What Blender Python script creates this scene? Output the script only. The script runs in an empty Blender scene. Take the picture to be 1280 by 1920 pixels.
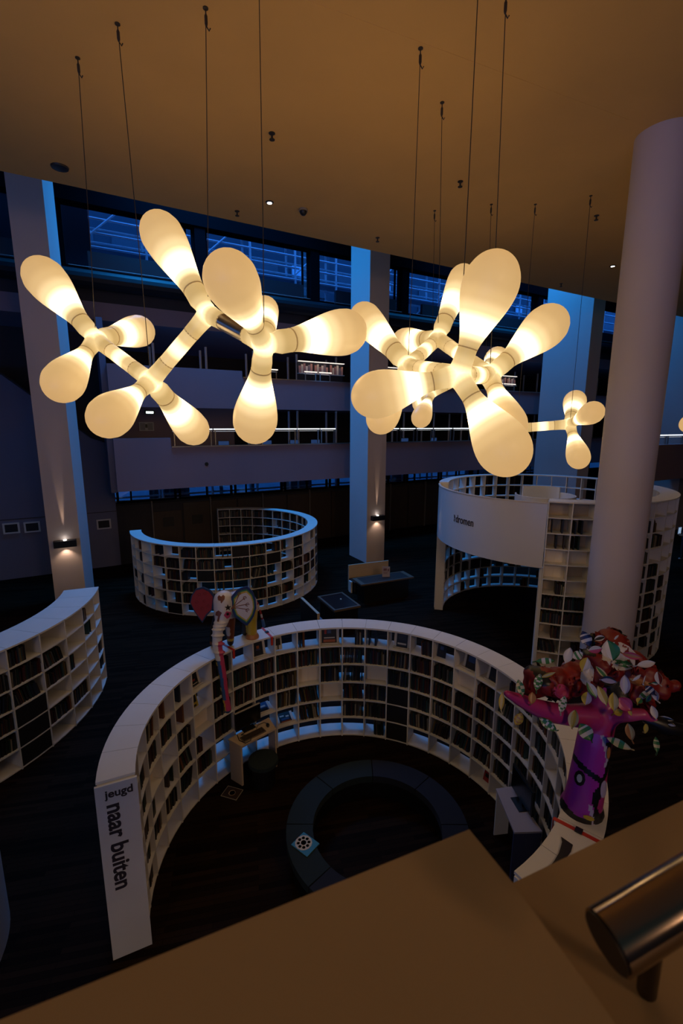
import bpy, bmesh, math, random
from mathutils import Vector, Matrix
from mathutils.bvhtree import BVHTree
random.seed(11)
S = bpy.context.scene
COL = S.collection
R = math.radians
PI = math.pi

# ------------------------------------------------------------------ camera
cd = bpy.data.cameras.new('camera'); cam = bpy.data.objects.new('camera', cd); COL.objects.link(cam)
cd.sensor_fit = 'VERTICAL'; cd.sensor_height = 36.0; cd.lens = 866 / 1920 * 36
cd.clip_start = 0.03; cd.clip_end = 300
cam.matrix_world = Matrix.Translation((0, 0, 5.83)) @ Matrix.Rotation(R(90 - 10.84), 4, 'X') @ Matrix.Rotation(R(0.156), 4, 'Z')
cd.dof.use_dof = True; cd.dof.focus_distance = 8.0; cd.dof.aperture_fstop = 5.6
S.camera = cam

# ------------------------------------------------------------------ world, lights, exposure
A = R(29.0)                                   # the facade runs along D, away from the camera is N
D = Vector((math.cos(A), math.sin(A), 0)); N = Vector((-math.sin(A), math.cos(A), 0))
def P(s, c, z=0): return Vector((D.x*s + N.x*c, D.y*s + N.y*c, z))
w = bpy.data.worlds.new('dusk sky'); S.world = w; w.use_nodes = True
nt = w.node_tree; bg = nt.nodes['Background']
bg.inputs[0].default_value = (0.025, 0.20, 0.80, 1); bg.inputs[1].default_value = 5.0
def area(name, loc, target, sx, sy, col, power):
    l = bpy.data.lights.new(name, 'AREA'); l.shape = 'RECTANGLE'; l.size = sx; l.size_y = sy
    l.color = col; l.energy = power; l.spread = R(125)
    o = bpy.data.objects.new(name, l); COL.objects.link(o); o.location = loc
    o.rotation_euler = (Vector(target) - Vector(loc)).to_track_quat('-Z', 'X').to_euler()
    return o
BLUE = (0.015, 0.32, 1.0)
# dusk daylight stand-in: added area lights under the closed roof behind the ceiling edge
for s, pw in ((-9, 22), (-1, 45), (3.6, 640), (7.2, 230), (16.5, 180), (20.2, 280), (25, 260)):
    area('daylight_fill', P(s, 17.6, 15.8), P(s + 0.8, 16.9, 3), 4.0, 2.0, BLUE, pw)
# warm fill added behind the camera for the gallery's unseen lamps
area('gallery_fill', (-4.5, -6.5, 8.6), (-1, 6, 1.5), 2.5, 1.5, (1.0, 0.62, 0.36), 50)
area('gallery_fill', (6.5, -6.0, 8.8), (2, 6, 2.0), 2.5, 1.5, (1.0, 0.62, 0.36), 90)
S.view_settings.view_transform = 'Standard'; S.view_settings.look = 'None'
S.view_settings.gamma = 1.0; S.view_settings.use_curve_mapping = False
S.view_settings.exposure = 0.0

# ------------------------------------------------------------------ materials
MATS = {}
def mat(name, col, rough=0.6, metal=0.0, spec=0.5, emit=None, estr=0.0, noise=0.0, nscale=6.0, bump=0.0, aniso=None):
    if name in MATS: return MATS[name]
    m = bpy.data.materials.new(name); m.use_nodes = True; t = m.node_tree
    b = t.nodes['Principled BSDF']
    b.inputs['Base Color'].default_value = (*col, 1); b.inputs['Roughness'].default_value = rough
    b.inputs['Metallic'].default_value = metal; b.inputs['Specular IOR Level'].default_value = spec
    if emit:
        b.inputs['Emission Color'].default_value = (*emit, 1); b.inputs['Emission Strength'].default_value = estr
    if noise or bump:
        tc = t.nodes.new('ShaderNodeTexCoord'); mp = t.nodes.new('ShaderNodeMapping')
        if aniso: mp.inputs['Scale'].default_value = aniso
        n = t.nodes.new('ShaderNodeTexNoise'); n.inputs['Scale'].default_value = nscale; n.inputs['Detail'].default_value = 5
        t.links.new(tc.outputs['Object'], mp.inputs[0]); t.links.new(mp.outputs[0], n.inputs[0])
        if noise:
            r = t.nodes.new('ShaderNodeMixRGB'); r.blend_type = 'MIX'
            r.inputs[1].default_value = (*[c*(1-noise) for c in col], 1); r.inputs[2].default_value = (*[min(1, c*(1+noise)) for c in col], 1)
            t.links.new(n.outputs[0], r.inputs[0]); t.links.new(r.outputs[0], b.inputs['Base Color'])
        if bump:
            bu = t.nodes.new('ShaderNodeBump'); bu.inputs['Strength'].default_value = bump; bu.inputs['Distance'].default_value = 0.02
            t.links.new(n.outputs[0], bu.inputs['Height']); t.links.new(bu.outputs[0], b.inputs['Normal'])
    MATS[name] = m; return m
def emit_mat(name, col, strength):
    return mat(name, (0, 0, 0), emit=col, estr=strength)
WHITE = mat('white_laminate', (0.66, 0.63, 0.60), 0.45, noise=0.06, nscale=3)
EDGE = mat('laminate_edge', (0.55, 0.47, 0.40), 0.5)
TAN = mat('birch_ply', (0.50, 0.38, 0.26), 0.55, noise=0.12, nscale=4, aniso=(1, 1, 8))
WALL = mat('white_plaster', (0.62, 0.60, 0.60), 0.8, noise=0.04, nscale=1.5, bump=0.05)
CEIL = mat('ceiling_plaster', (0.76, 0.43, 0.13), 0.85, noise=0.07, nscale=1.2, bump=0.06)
COLM = mat('column_paint', (0.58, 0.50, 0.50), 0.6, noise=0.04, nscale=1.2)
LEDGE = mat('ledge_paint', (0.35, 0.22, 0.105), 0.6, noise=0.05, nscale=9)
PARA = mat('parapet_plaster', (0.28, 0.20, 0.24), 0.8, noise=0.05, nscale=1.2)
DARKW = mat('dark_wall', (0.035, 0.030, 0.035), 0.8, noise=0.2, nscale=2)
BROWNP = mat('dark_brown_panel', (0.055, 0.033, 0.020), 0.55, noise=0.25, nscale=3, aniso=(6, 6, 0.5))
BLACK = mat('black_plastic', (0.006, 0.006, 0.007), 0.4)
DARK = mat('dark_lacquer', (0.010, 0.009, 0.009), 0.5)
FRAME = mat('window_frame_dark', (0.005, 0.005, 0.007), 0.9, spec=0.0)
STEEL = mat('brushed_steel', (0.55, 0.50, 0.46), 0.28, metal=1.0, noise=0.08, nscale=30, aniso=(1, 1, 20))
RAILM = mat('handrail_steel', (0.26, 0.20, 0.16), 0.13, metal=1.0)
CABLE = mat('steel_cable', (0.05, 0.04, 0.035), 0.5, metal=0.4)
TEXT = mat('lettering_vinyl', (0.03, 0.02, 0.025), 0.6)
def floor_mat():
    m = bpy.data.materials.new('dark_strip_parquet'); m.use_nodes = True; t = m.node_tree; b = t.nodes['Principled BSDF']
    tc = t.nodes.new('ShaderNodeTexCoord'); mp = t.nodes.new('ShaderNodeMapping'); mp.inputs['Rotation'].default_value = (0, 0, -R(12))
    br = t.nodes.new('ShaderNodeTexBrick'); br.inputs['Scale'].default_value = 1.0
    br.inputs['Brick Width'].default_value = 1.1; br.inputs['Row Height'].default_value = 0.07; br.inputs['Mortar Size'].default_value = 0.002
    br.inputs['Color1'].default_value = (0.018, 0.009, 0.005, 1); br.inputs['Color2'].default_value = (0.0022, 0.0012, 0.0009, 1)
    br.inputs['Mortar'].default_value = (0.0006, 0.0004, 0.0004, 1); br.inputs['Bias'].default_value = -0.2
    n = t.nodes.new('ShaderNodeTexNoise'); n.inputs['Scale'].default_value = 3
    t.links.new(tc.outputs['Object'], mp.inputs[0]); t.links.new(mp.outputs[0], br.inputs[0]); t.links.new(br.outputs[0], b.inputs['Base Color'])
    b.inputs['Roughness'].default_value = 0.62; b.inputs['Specular IOR Level'].default_value = 0.03
    return m
FLOOR = floor_mat()
def glass_mat():
    m = bpy.data.materials.new('window_glass'); m.use_nodes = True; t = m.node_tree
    t.nodes.remove(t.nodes['Principled BSDF'])
    a = t.nodes.new('ShaderNodeBsdfTransparent'); a.inputs[0].default_value = (0.86, 0.93, 1, 1)
    g = t.nodes.new('ShaderNodeBsdfGlossy'); g.inputs['Roughness'].default_value = 0.03
    mx = t.nodes.new('ShaderNodeMixShader'); mx.inputs[0].default_value = 0.06
    t.links.new(a.outputs[0], mx.inputs[1]); t.links.new(g.outputs[0], mx.inputs[2]); t.links.new(mx.outputs[0], t.nodes['Material Output'].inputs[0])
    return m
GLASS = glass_mat()
def lamp_mat(name, stops, strength):
    """translucent lamp shade, lit from the bulb inside: brightness along the shade's own axis (Object z)"""
    m = bpy.data.materials.new(name); m.use_nodes = True; t = m.node_tree; b = t.nodes['Principled BSDF']
    tc = t.nodes.new('ShaderNodeTexCoord'); ln = t.nodes.new('ShaderNodeVectorMath'); ln.operation = 'LENGTH'
    mr = t.nodes.new('ShaderNodeMapRange'); mr.inputs['From Max'].default_value = 1.4
    cr = t.nodes.new('ShaderNodeValToRGB'); cr.color_ramp.interpolation = 'EASE'
    el = cr.color_ramp.elements
    while len(el) < len(stops): el.new(0.5)
    for e, (p, c) in zip(el, stops): e.position = p / 1.4; e.color = (*c, 1)
    n = t.nodes.new('ShaderNodeTexNoise'); n.inputs['Scale'].default_value = 2.5; n.inputs['Detail'].default_value = 4
    mm = t.nodes.new('ShaderNodeMapRange'); mm.inputs['To Min'].default_value = strength*0.9; mm.inputs['To Max'].default_value = strength*1.1
    t.links.new(tc.outputs['Object'], ln.inputs[0]); t.links.new(ln.outputs['Value'], mr.inputs['Value'])
    t.links.new(mr.outputs[0], cr.inputs[0]); t.links.new(cr.outputs[0], b.inputs['Emission Color'])
    t.links.new(tc.outputs['Object'], n.inputs[0]); t.links.new(n.outputs[0], mm.inputs['Value']); t.links.new(mm.outputs[0], b.inputs['Emission Strength'])
    b.inputs['Base Color'].default_value = (0.25, 0.2, 0.13, 1); b.inputs['Roughness'].default_value = 0.4
    return m
SHADE = lamp_mat('lamp_shade_glow', [(0.0, (1, .9, .6)), (0.30, (.50, .32, .12)), (0.38, (.66, .45, .18)), (0.45, (1.7, 1.3, .7)), (0.53, (9, 6.2, 3.0)), (0.60, (3.2, 2.3, 1.15)), (0.71, (1.1, .78, .38)), (0.85, (.74, .475, .195)), (1.0, (.63, .385, .15)), (1.3, (.60, .35, .13))], 1.0)
HUBM = lamp_mat('lamp_hub_glow', [(0.0, (6, 4.2, 2.1)), (0.115, (2.4, 1.8, .95)), (0.19, (.80, .57, .25)), (0.32, (.55, .36, .13)), (0.60, (.60, .40, .16))], 1.0)
LINKM = lamp_mat('lamp_link_glow', [(0.0, (8, 5.5, 2.7)), (0.09, (2.6, 1.9, 1.0)), (0.20, (.78, .54, .23)), (0.6, (.50, .32, .12))], 1.0)
COLLAR = mat('lamp_collar', (0.45, 0.33, 0.18), 0.5, emit=(.5, .3, .1), estr=0.35)

# ------------------------------------------------------------------ mesh helpers
class MB:
    def __init__(s): s.v = []; s.f = []; s.m = []
    def face(s, idx, m=0): s.f.append(tuple(idx)); s.m.append(m)
    def box(s, a, b, m=0, M=None):
        n = len(s.v); x0, y0, z0 = a; x1, y1, z1 = b
        for p in ((x0,y0,z0),(x1,y0,z0),(x1,y1,z0),(x0,y1,z0),(x0,y0,z1),(x1,y0,z1),(x1,y1,z1),(x0,y1,z1)):
            q = Vector(p); s.v.append(M @ q if M else q)
        for q in ((0,3,2,1),(4,5,6,7),(0,1,5,4),(1,2,6,5),(2,3,7,6),(3,0,4,7)): s.face([n+i for i in q], m)
    def sbox(s, s0, s1, c0, c1, z0, z1, m=0):
        s.box((s0, c0, z0), (s1, c1, z1), m, FAC)
    def prism(s, pts, z0, z1, m=0, mtop=None):
        n = len(s.v); k = len(pts)
        if sum(pts[i][0]*pts[(i+1)%k][1]-pts[(i+1)%k][0]*pts[i][1] for i in range(k)) < 0: pts = pts[::-1]
        for z in (z0, z1):
            for p in pts: s.v.append(Vector((p[0], p[1], z)))
        s.face([n+i for i in range(k)][::-1], m); s.face([n+k+i for i in range(k)], m if mtop is None else mtop)
        for i in range(k): s.face((n+i, n+(i+1)%k, n+k+(i+1)%k, n+k+i), m)
    def wedge(s, t0, t1, r0, r1, z0, z1, n=3, m=0):
        pts = [(r1*math.cos(t0+(t1-t0)*i/n), r1*math.sin(t0+(t1-t0)*i/n)) for i in range(n+1)]
        pts += [(r0*math.cos(t1+(t0-t1)*i/n), r0*math.sin(t1+(t0-t1)*i/n)) for i in range(n+1)]
        s.prism(pts, z0, z1, m)
    def tube(s, path, rad, n=10, m=0, cap=True):
        path = [Vector(p) for p in path]
        if not hasattr(rad, '__len__'): rad = [rad]*len(path)
        base = len(s.v); up = None
        for i, p in enumerate(path):
            d = (path[min(i+1, len(path)-1)] - path[max(i-1, 0)]).normalized()
            if up is None:
                up = Vector((0, 0, 1)) if abs(d.z) < 0.9 else Vector((1, 0, 0))
            x = d.cross(up)
            if x.length < 1e-4: x = d.cross(Vector((0, 1, 0.3)))
            x.normalize(); y = x.cross(d).normalized(); up = y
            for k in range(n):
                a = 2*PI*k/n; s.v.append(p + (x*math.cos(a) + y*math.sin(a))*rad[i])
        for i in range(len(path)-1):
            for k in range(n):
                a = base+i*n+k; b = base+i*n+(k+1) % n; s.face((a, b, b+n, a+n), m)
        if cap:
            s.face([base+k for k in range(n)][::-1], m); s.face([base+(len(path)-1)*n+k for k in range(n)], m)
    def lathe(s, prof, n=20, m=0, M=None):
        base = len(s.v); ids = []
        for r, z in prof:
            if r < 1e-5:
                q = Vector((0, 0, z)); s.v.append(M @ q if M else q); ids.append([len(s.v)-1])
            else:
                row = []
                for k in range(n):
                    q = Vector((r*math.cos(2*PI*k/n), r*math.sin(2*PI*k/n), z)); s.v.append(M @ q if M else q); row.append(len(s.v)-1)
                ids.append(row)
        for a, b in zip(ids, ids[1:]):
            for k in range(n):
                k2 = (k+1) % n
                if len(a) == 1 and len(b) > 1: s.face((a[0], b[k2], b[k]), m)
                elif len(b) == 1 and len(a) > 1: s.face((a[k], a[k2], b[0]), m)
                elif len(a) > 1: s.face((a[k], a[k2], b[k2], b[k]), m)
        if len(ids[0]) > 1: s.face(ids[0][::-1], m)
        if len(ids[-1]) > 1: s.face(ids[-1], m)
    def mesh(s, name, mats, smooth=False):
        me = bpy.data.meshes.new(name); me.from_pydata([tuple(v) for v in s.v], [], s.f)
        for x in (mats if isinstance(mats, (list, tuple)) else [mats]): me.materials.append(x)
        if any(s.m): me.polygons.foreach_set('material_index', s.m)
        if smooth:
            me.polygons.foreach_set('use_smooth', [True]*len(me.polygons))
            try: me.set_sharp_from_angle(angle=R(40))
            except Exception: pass
        me.update(); return me
    def build(s, name, mats, parent=None, smooth=False, loc=None, rot=None):
        return put(name, s.mesh(name, mats, smooth), parent, loc, rot)
FAC = Matrix(((D.x, N.x, 0, 0), (D.y, N.y, 0, 0), (0, 0, 1, 0), (0, 0, 0, 1)))
def put(name, me, parent=None, loc=None, rot=None):
    o = bpy.data.objects.new(name, me); COL.objects.link(o)
    if parent: o.parent = parent
    if loc is not None: o.location = loc
    if rot is not None: o.rotation_euler = rot
    return o
def tag(o, label, cat, group=None):
    o['label'] = label; o['category'] = cat
    if group: o['group'] = group
    return o
def thing(name, label, cat, loc=(0, 0, 0), rz=0, group=None):
    o = put(name, None, None, loc, (0, 0, rz)); return tag(o, label, cat, group)
def struct(o, label=None):
    o['kind'] = 'structure'
    if label: o['label'] = label
    return o
def boxo(name, a, b, m, parent=None, M=None):
    mb = MB(); mb.box(a, b, 0, M); return mb.build(name, m, parent)
def sboxo(name, s0, s1, c0, c1, z0, z1, m, parent=None):
    mb = MB(); mb.sbox(s0, s1, c0, c1, z0, z1); return mb.build(name, m, parent)
def text_mesh(body, size, extrude, bold=0.0):
    cu = bpy.data.curves.new('lettering', 'FONT'); cu.body = body; cu.size = size; cu.extrude = extrude; cu.offset = bold
    o = bpy.data.objects.new('lettering', cu); COL.objects.link(o)
    dg = bpy.context.evaluated_depsgraph_get(); me = bpy.data.meshes.new_from_object(o.evaluated_get(dg))
    bpy.data.objects.remove(o); bpy.data.curves.remove(cu)
    me.name = 'lettering'; return me
def frame_from(x, y, z, o):
    return Matrix(((x.x, y.x, z.x, o.x), (x.y, y.y, z.y, o.y), (x.z, y.z, z.z, o.z), (0, 0, 0, 1)))
def label_on(body, size, mt, M, parent=None, name='lettering', bold=0.0, ext=0.002):
    me = text_mesh(body, size, ext, bold); me.transform(M); me.materials.clear(); me.materials.append(mt)
    return put(name, me, parent)
# ================================================================== THE ROOM
mb = MB(); mb.box((-30, -12, -0.3), (48, 60, 0), 0); struct(mb.build('floor', FLOOR))
# ceiling over the children's department; its far edge runs parallel to the facade
mb = MB(); mb.sbox(-26, 46, -14, 12.93, 11.0, 11.5); struct(mb.build('ceiling', CEIL))
mb = MB(); mb.tube([(0.09-3, 7.06-1.27, 11.0), (4.96, 9.12, 11.0)], 0.006, 6); struct(mb.build('trim_1', CEIL), 'fine joint line across the plaster ceiling')
sboxo_ = sboxo
struct(sboxo('ceiling_2', -26, 46, 11.2, 20.9, 17.0, 17.3, DARKW))
struct(sboxo('wall_sky_block', -26, 46, 11.0, 11.3, 11.5, 17.0, DARKW), 'unseen dark wall added to block sky light above the ceiling')  # unseen wall, added to stop sky light leaking in over the ceiling
struct(sboxo('wall_front', -26, 46, -14.4, -14, 0, 11.5, mat('rear_wall', (.40, .29, .20), .8)))
struct(sboxo('wall_left', -26.4, -26, -14, 21, 0, 17.3, DARKW))
struct(sboxo('bounce_block', -26, 46, -14, 12.9, 11.5, 11.52, DARKW), 'unseen dark sheet added on the ceiling to stop bounced light')  # unseen dark sheet, added so the ceiling top bounces no blue light
struct(sboxo('wall_right', 46, 46.4, -14, 27, 0, 17.3, DARKW))
# gallery floors and the dark rooms behind the parapets
def sl(name, s0, s1, c0, c1, z0, z1, m): return struct(sboxo(name, s0, s1, c0, c1, z0, z1, m))
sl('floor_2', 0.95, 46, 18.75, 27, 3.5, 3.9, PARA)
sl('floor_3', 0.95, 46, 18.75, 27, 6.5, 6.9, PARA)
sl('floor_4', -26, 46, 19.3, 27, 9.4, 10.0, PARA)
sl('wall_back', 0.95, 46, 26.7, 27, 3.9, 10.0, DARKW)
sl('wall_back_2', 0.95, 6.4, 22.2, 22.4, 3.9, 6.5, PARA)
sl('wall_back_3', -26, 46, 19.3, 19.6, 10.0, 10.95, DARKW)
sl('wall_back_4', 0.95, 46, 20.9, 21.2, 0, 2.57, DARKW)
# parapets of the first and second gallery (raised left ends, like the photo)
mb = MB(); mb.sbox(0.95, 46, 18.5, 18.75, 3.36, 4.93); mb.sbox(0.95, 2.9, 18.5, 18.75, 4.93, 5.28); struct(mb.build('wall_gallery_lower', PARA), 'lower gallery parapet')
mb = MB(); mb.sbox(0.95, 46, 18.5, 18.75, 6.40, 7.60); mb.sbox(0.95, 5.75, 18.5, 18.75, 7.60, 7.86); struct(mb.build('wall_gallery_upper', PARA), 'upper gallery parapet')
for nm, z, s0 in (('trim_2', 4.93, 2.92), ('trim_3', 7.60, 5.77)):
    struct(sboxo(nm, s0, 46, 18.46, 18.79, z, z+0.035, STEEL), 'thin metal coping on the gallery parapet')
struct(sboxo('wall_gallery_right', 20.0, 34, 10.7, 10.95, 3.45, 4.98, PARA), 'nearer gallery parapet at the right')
sl('floor_5', 24.0, 34, 10.95, 13.8, 3.5, 3.9, DARKW)
# round service hole in the lower parapet
mb = MB(); Mh = frame_from(D, Vector((0, 0, 1)), -N, P(4.18, 18.495, 4.25)); mb.lathe([(0.075, -0.004), (0.075, 0.004)], 20, 0, Mh)
tag(mb.build('wall_vent', BLACK), 'small round black vent in the lower gallery parapet', 'vent')
# stair wall at the left, white, with a sloped top; dusk blue put into the plaster colour
mb = MB(); pts = [(-26, 0), (0.95, 0), (0.95, 5.0), (0.3, 5.25), (-2.3, 7.5), (-26, 7.6)]
n0 = len(mb.v)
for c in (20.7, 20.9):
    for s_, z_ in pts: mb.v.append(P(s_, c, z_))
k = len(pts); mb.face(range(n0, n0+k)); mb.face(list(range(n0+k, n0+2*k))[::-1])
for i in range(k): mb.face((n0+i, n0+k+i, n0+k+(i+1) % k, n0+(i+1) % k))
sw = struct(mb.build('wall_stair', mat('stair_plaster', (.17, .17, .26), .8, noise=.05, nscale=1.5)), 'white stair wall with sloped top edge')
mb = MB()
for (a, b), (c_, d_) in zip(pts[2:5], pts[3:6]):
    mb.tube([P(a, 20.66, b+0.03), P(c_, 20.66, d_+0.03)], 0.035, 8)
mb.build('coping', DARKW, sw)
sboxo('joint', -26, 0.94, 20.685, 20.7, 2.28, 2.30, DARKW, sw)
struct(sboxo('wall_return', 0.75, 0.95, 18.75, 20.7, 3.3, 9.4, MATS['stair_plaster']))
sl('wall_stair_back', -26, 0.95, 22.2, 22.4, 5, 17, DARKW)
for i, (s_, z_) in enumerate(((-2.62, 1.96), (-1.97, 1.94), (0.45, 1.80))):
    v = thing('wall_vent', ('leftmost square vent low on the blue stair wall', 'second square vent low on the blue stair wall, near the column', 'square vent on the stair wall right of the left column')[i], 'vent', P(s_, 20.7, z_), A)
    mb = MB()
    for a, b in (((-.26, -.06, -.2), (-.2, 0, .2)), ((.2, -.06, -.2), (.26, 0, .2)), ((-.2, -.06, .15), (.2, 0, .2)), ((-.2, -.06, -.2), (.2, 0, -.15))): mb.box(a, b)
    mb.build('frame', WALL, v)
    boxo('grille', (-.2, -.03, -.15), (.2, -.005, .15), BLACK, v)
# dark panels below the street windows
wp = struct(sboxo('wall_panelled', 0.95, 46, 20.72, 20.9, 0, 2.5, DARKW))
for i in range(24):
    s0 = 2.35 + i*1.22
    sboxo('wood_panel', s0, s0+1.13, 20.66, 20.72, 0.06, 2.42 - (0.0 if i else 0.3), BROWNP, wp)
    if i % 2 == 0: sboxo('post', s0-0.07, s0-0.02, 20.6, 20.72, 0, 2.6, mat('panel_post', (0.18, 0.15, 0.13), 0.4), wp)
    if i < 4: sboxo('picture_frame', s0+0.35, s0+0.8, 20.63, 20.66, 1.45, 1.85, mat('dark_print', (0.02, 0.018, 0.015), 0.6), wp)
# ---- windows: upper row (z 11-13 and a clerestory), street row below the first gallery
nwin = 0
def window(s0, s1, c, z0, z1, mull=()):
    global nwin; nwin += 1
    r = struct(put('window_%d' % nwin, None, None, P(s0, c, z0), (0, 0, A))); W = s1-s0; H = z1-z0
    for nm, a, b in (('frame', (0, -.05, 0), (.09, .05, H)), ('frame', (W-.09, -.05, 0), (W, .05, H)), ('frame', (.09, -.05, H-.08), (W-.09, .05, H)), ('sill', (.09, -.09, 0), (W-.09, .05, .08))):
        boxo(nm, a, b, FRAME, r)
    xs = [0.09] + list(mull) + [W-.09]
    for a, b in zip(xs, xs[1:]):
        boxo('pane', (a+.02, -.008, .08), (b-.02, .008, H-.08), GLASS, r)
    for x in mull: boxo('mullion', (x-.03, -.05, .08), (x+.03, .05, H-.08), FRAME, r)
    return r
for kk in range(-2, 8):
    s0 = -0.05 + 4.75*kk
    window(s0, s0+4.35, 19.25, 10.98, 13.0, (4.05,))
    window(s0, s0+4.35, 19.25, 13.42, 15.0, ())
    struct(sboxo('wall_pier_%d' % (kk+3), s0+4.35, s0+4.75, 19.05, 19.5, 9.9, 17, FRAME), 'dark facade pier between two windows')
    # dark blind box hanging inside each window, and the thin rail at its foot
    bl = thing('blind_box', 'dark radiator box inside the %s high window from the left' % ('first', 'second', 'third', 'fourth', 'fifth', 'sixth', 'seventh', 'eighth', 'ninth', 'tenth')[kk+2], 'radiator', P(s0+0.75, 18.95, 10.97), A, 'radiators under the high windows')
    boxo('cabinet', (0, 0, 0), (3.2, .16, .55), mat('blind_dark', (0.012, 0.013, 0.022), 0.5), bl)
    mb = MB(); mb.tube([(-.6, -.05, .03), (3.5, -.05, .03)], 0.010, 6); mb.build('pipe', mat('pipe_grey', (.3, .3, .32), .6), bl)
struct(sboxo('wall_lintel', -9.6, 46, 19.0, 19.5, 13.0, 13.42, FRAME), 'dark lintel beam over the high windows')
struct(sboxo('wall_top', -26, 46, 19.05, 19.5, 15.0, 17.0, FRAME))
mb = MB(); mb.tube([P(-9.6, 18.95, 10.62), P(46, 18.95, 10.62)], 0.30, 14); struct(mb.build('trim_4', mat('duct_dark', (0.010, 0.010, 0.014), 0.5, spec=0.2)), 'long round dark duct under the high windows')
for kk in range(10):
    s0 = 1.0 + kk*2.45
    window(s0, s0+2.35, 20.8, 2.58, 3.34, (0.55,) if kk % 2 == 0 else (1.2,))
struct(sboxo('wall_lintel_2', 0.95, 46, 20.72, 20.9, 3.34, 3.5, DARKW))
# ---- outside: street, opposite building, scaffold
struct(boxo('ground', (-60, -2, -0.4), (70, 60, -0.05), mat('street', (0.30, 0.32, 0.34), 0.8), None, FAC @ Matrix.Translation((0, 29, 0))))
b = thing('building', 'dark office block across the street behind the scaffold', 'building', P(0, 31, -0.05), A)
FACADE = mat('far_facade', (0.018, 0.024, 0.034), 0.7, noise=0.3, nscale=1.2); FARW = mat('far_window', (0.01, 0.012, 0.02), 0.25); FARL = mat('far_light_panel', (0.42, 0.46, 0.5), 0.6)
boxo('wall', (-22, 0, 0), (62, 6, 38), FACADE, b)  # height above the view raised to hold back sky light
for j in range(3):
    for i in range(16):
        x = -12 + i*3.6; z = 11.3 + j*3.2
        boxo('window', (x, -.06, z), (x+2.7, 0, z+1.9), FARW, b)
        if (i+j) % 2 == 0: boxo('blind', (x+.1, -.09, z+.1), (x+.9, -.06, z+1.8), FARL, b)
for i in range(20):
    boxo('added_street_panel', (-14+i*2.2, -.12, .2), (-14+i*2.2+1.95, -.05, 3.6), mat('reflector_pale', (.8, .82, .85), .6) if i % 4 else FARW, b)  # pale panels added to brighten what shows through the street windows
sc = thing('scaffold', 'blue lit tube scaffold outside the high windows', 'scaffold', P(0, 23.4, -0.05), A)
TUBE = mat('scaffold_tube', (0.93, 0.94, 0.95), 0.5); DECK = mat('scaffold_deck', (0.22, 0.25, 0.28), 0.7, noise=0.3, nscale=4, aniso=(1, 8, 1))
mb = MB(); mb.tube([(0, 0, 0), (0, 0, 19)], 0.06, 6); std = mb.mesh('standard', TUBE)
mb = MB(); mb.tube([(-12, 0, 0), (38, 0, 0)], 0.050, 6); led = mb.mesh('ledger', TUBE)
mb = MB(); mb.tube([(0, 0, 0), (1.6, 0, 1.5)], 0.045, 6); bra = mb.mesh('brace', TUBE)
mb = MB(); mb.box((0, 0, 0), (2.34, 1.1, 0.07)); dk = mb.mesh('deck', DECK)
for i in range(21):
    x = -11 + i*2.36
    put('standard', std, sc, (x, 0, 0)); put('standard', std, sc, (x, 1.2, 0))
    for z in (13.15, 15.6):
        put('deck', dk, sc, (x+.01, .05, z))
    if i % 2: put('brace', bra, sc, (x, -.04, 13.35))
    else: put('brace', bra, sc, (x+.5, 1.24, 11.5))
for z in (11.9, 13.1, 13.65, 14.2, 15.6, 16.1, 3.3, 2.3): put('ledger', led, sc, (0, 0, z)); put('ledger', led, sc, (0, 1.2, z))
# ---- square columns standing in front of the galleries
def prismo(name, pts, z0, z1, m, parent=None):
    mb = MB(); mb.prism([(p.x, p.y) for p in pts], z0, z1); return mb.build(name, m, parent)
struct(prismo('column', [P(-1.17, 16), P(-0.34, 16), P(-0.10, 17.4), P(-1.17, 17.4)], 0, 17, COLM), 'square white column at the left with an uplight')
struct(prismo('column', [P(10.08, 16), P(10.98, 16), P(10.98, 17.44), P(10.08, 17.44)], 0, 17, COLM), 'square column in the middle with a blue side and an uplight')
struct(prismo('column', [P(22.27, 15), P(23.2, 15), P(23.2, 17.65), P(22.27, 17.65)], 0, 17, COLM), 'wide square column behind the tall bookcase, blue side')
struct(prismo('column', [P(28.5, 13.1), P(31, 13.1), P(31, 14.62), P(28.5, 14.62)], 0, 17, COLM), 'blue column right of the round column')
mb = MB(); mb.lathe([(0.5, 0), (0.5, 11.0)], 48); struct(mb.build('column', COLM, None, True, (5.8775, 9.53, 0)), 'big round white column in front of the tall bookcase')
# uplights on the two square columns
def sconce(s, c, z, label):
    r = thing('wall_light', label, 'light', P(s, c, z), A, 'uplights on the square columns')
    mb = MB(); mb.box((-.3, -.2, -.11), (.3, 0, -.09)); mb.box((-.3, -.2, -.09), (.3, -.185, .09)); mb.box((-.3, -.185, -.09), (-.285, 0, .09)); mb.box((.285, -.185, -.09), (.3, 0, .09)); mb.box((-.3, -.185, .075), (.3, 0, .09))
    mb.build('housing', BLACK, r)
    mb = MB(); mb.lathe([(0.045, .09), (0.045, .105), (0.0, .115)], 14, 0, Matrix.Translation((0, -.08, 0))); mb.build('bulb', emit_mat('bulb_white', (1, .92, .8), 12), r)
    mb = MB(); mb.box((-.22, -.16, -.118), (.22, -.03, -.111)); mb.build('diffuser', emit_mat('down_glow', (1, .72, .45), 1.2), r)
    for nm, dz, ang, pw, tgt, off in (('uplight', .14, 10, 150, (0, .035, 1), -.05), ('downlight', -.15, 115, 9, (0, .12, -1), -.12)):
        l = bpy.data.lights.new(nm, 'SPOT'); l.energy = pw; l.spot_size = R(ang); l.spot_blend = 0.7; l.color = (1, .68, .45); l.shadow_soft_size = 0.02
        o = bpy.data.objects.new(nm, l); COL.objects.link(o); o.parent = r; o.location = (0, off, dz)
        o.rotation_euler = Vector(tgt).to_track_quat('-Z', 'Y').to_euler()
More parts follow.
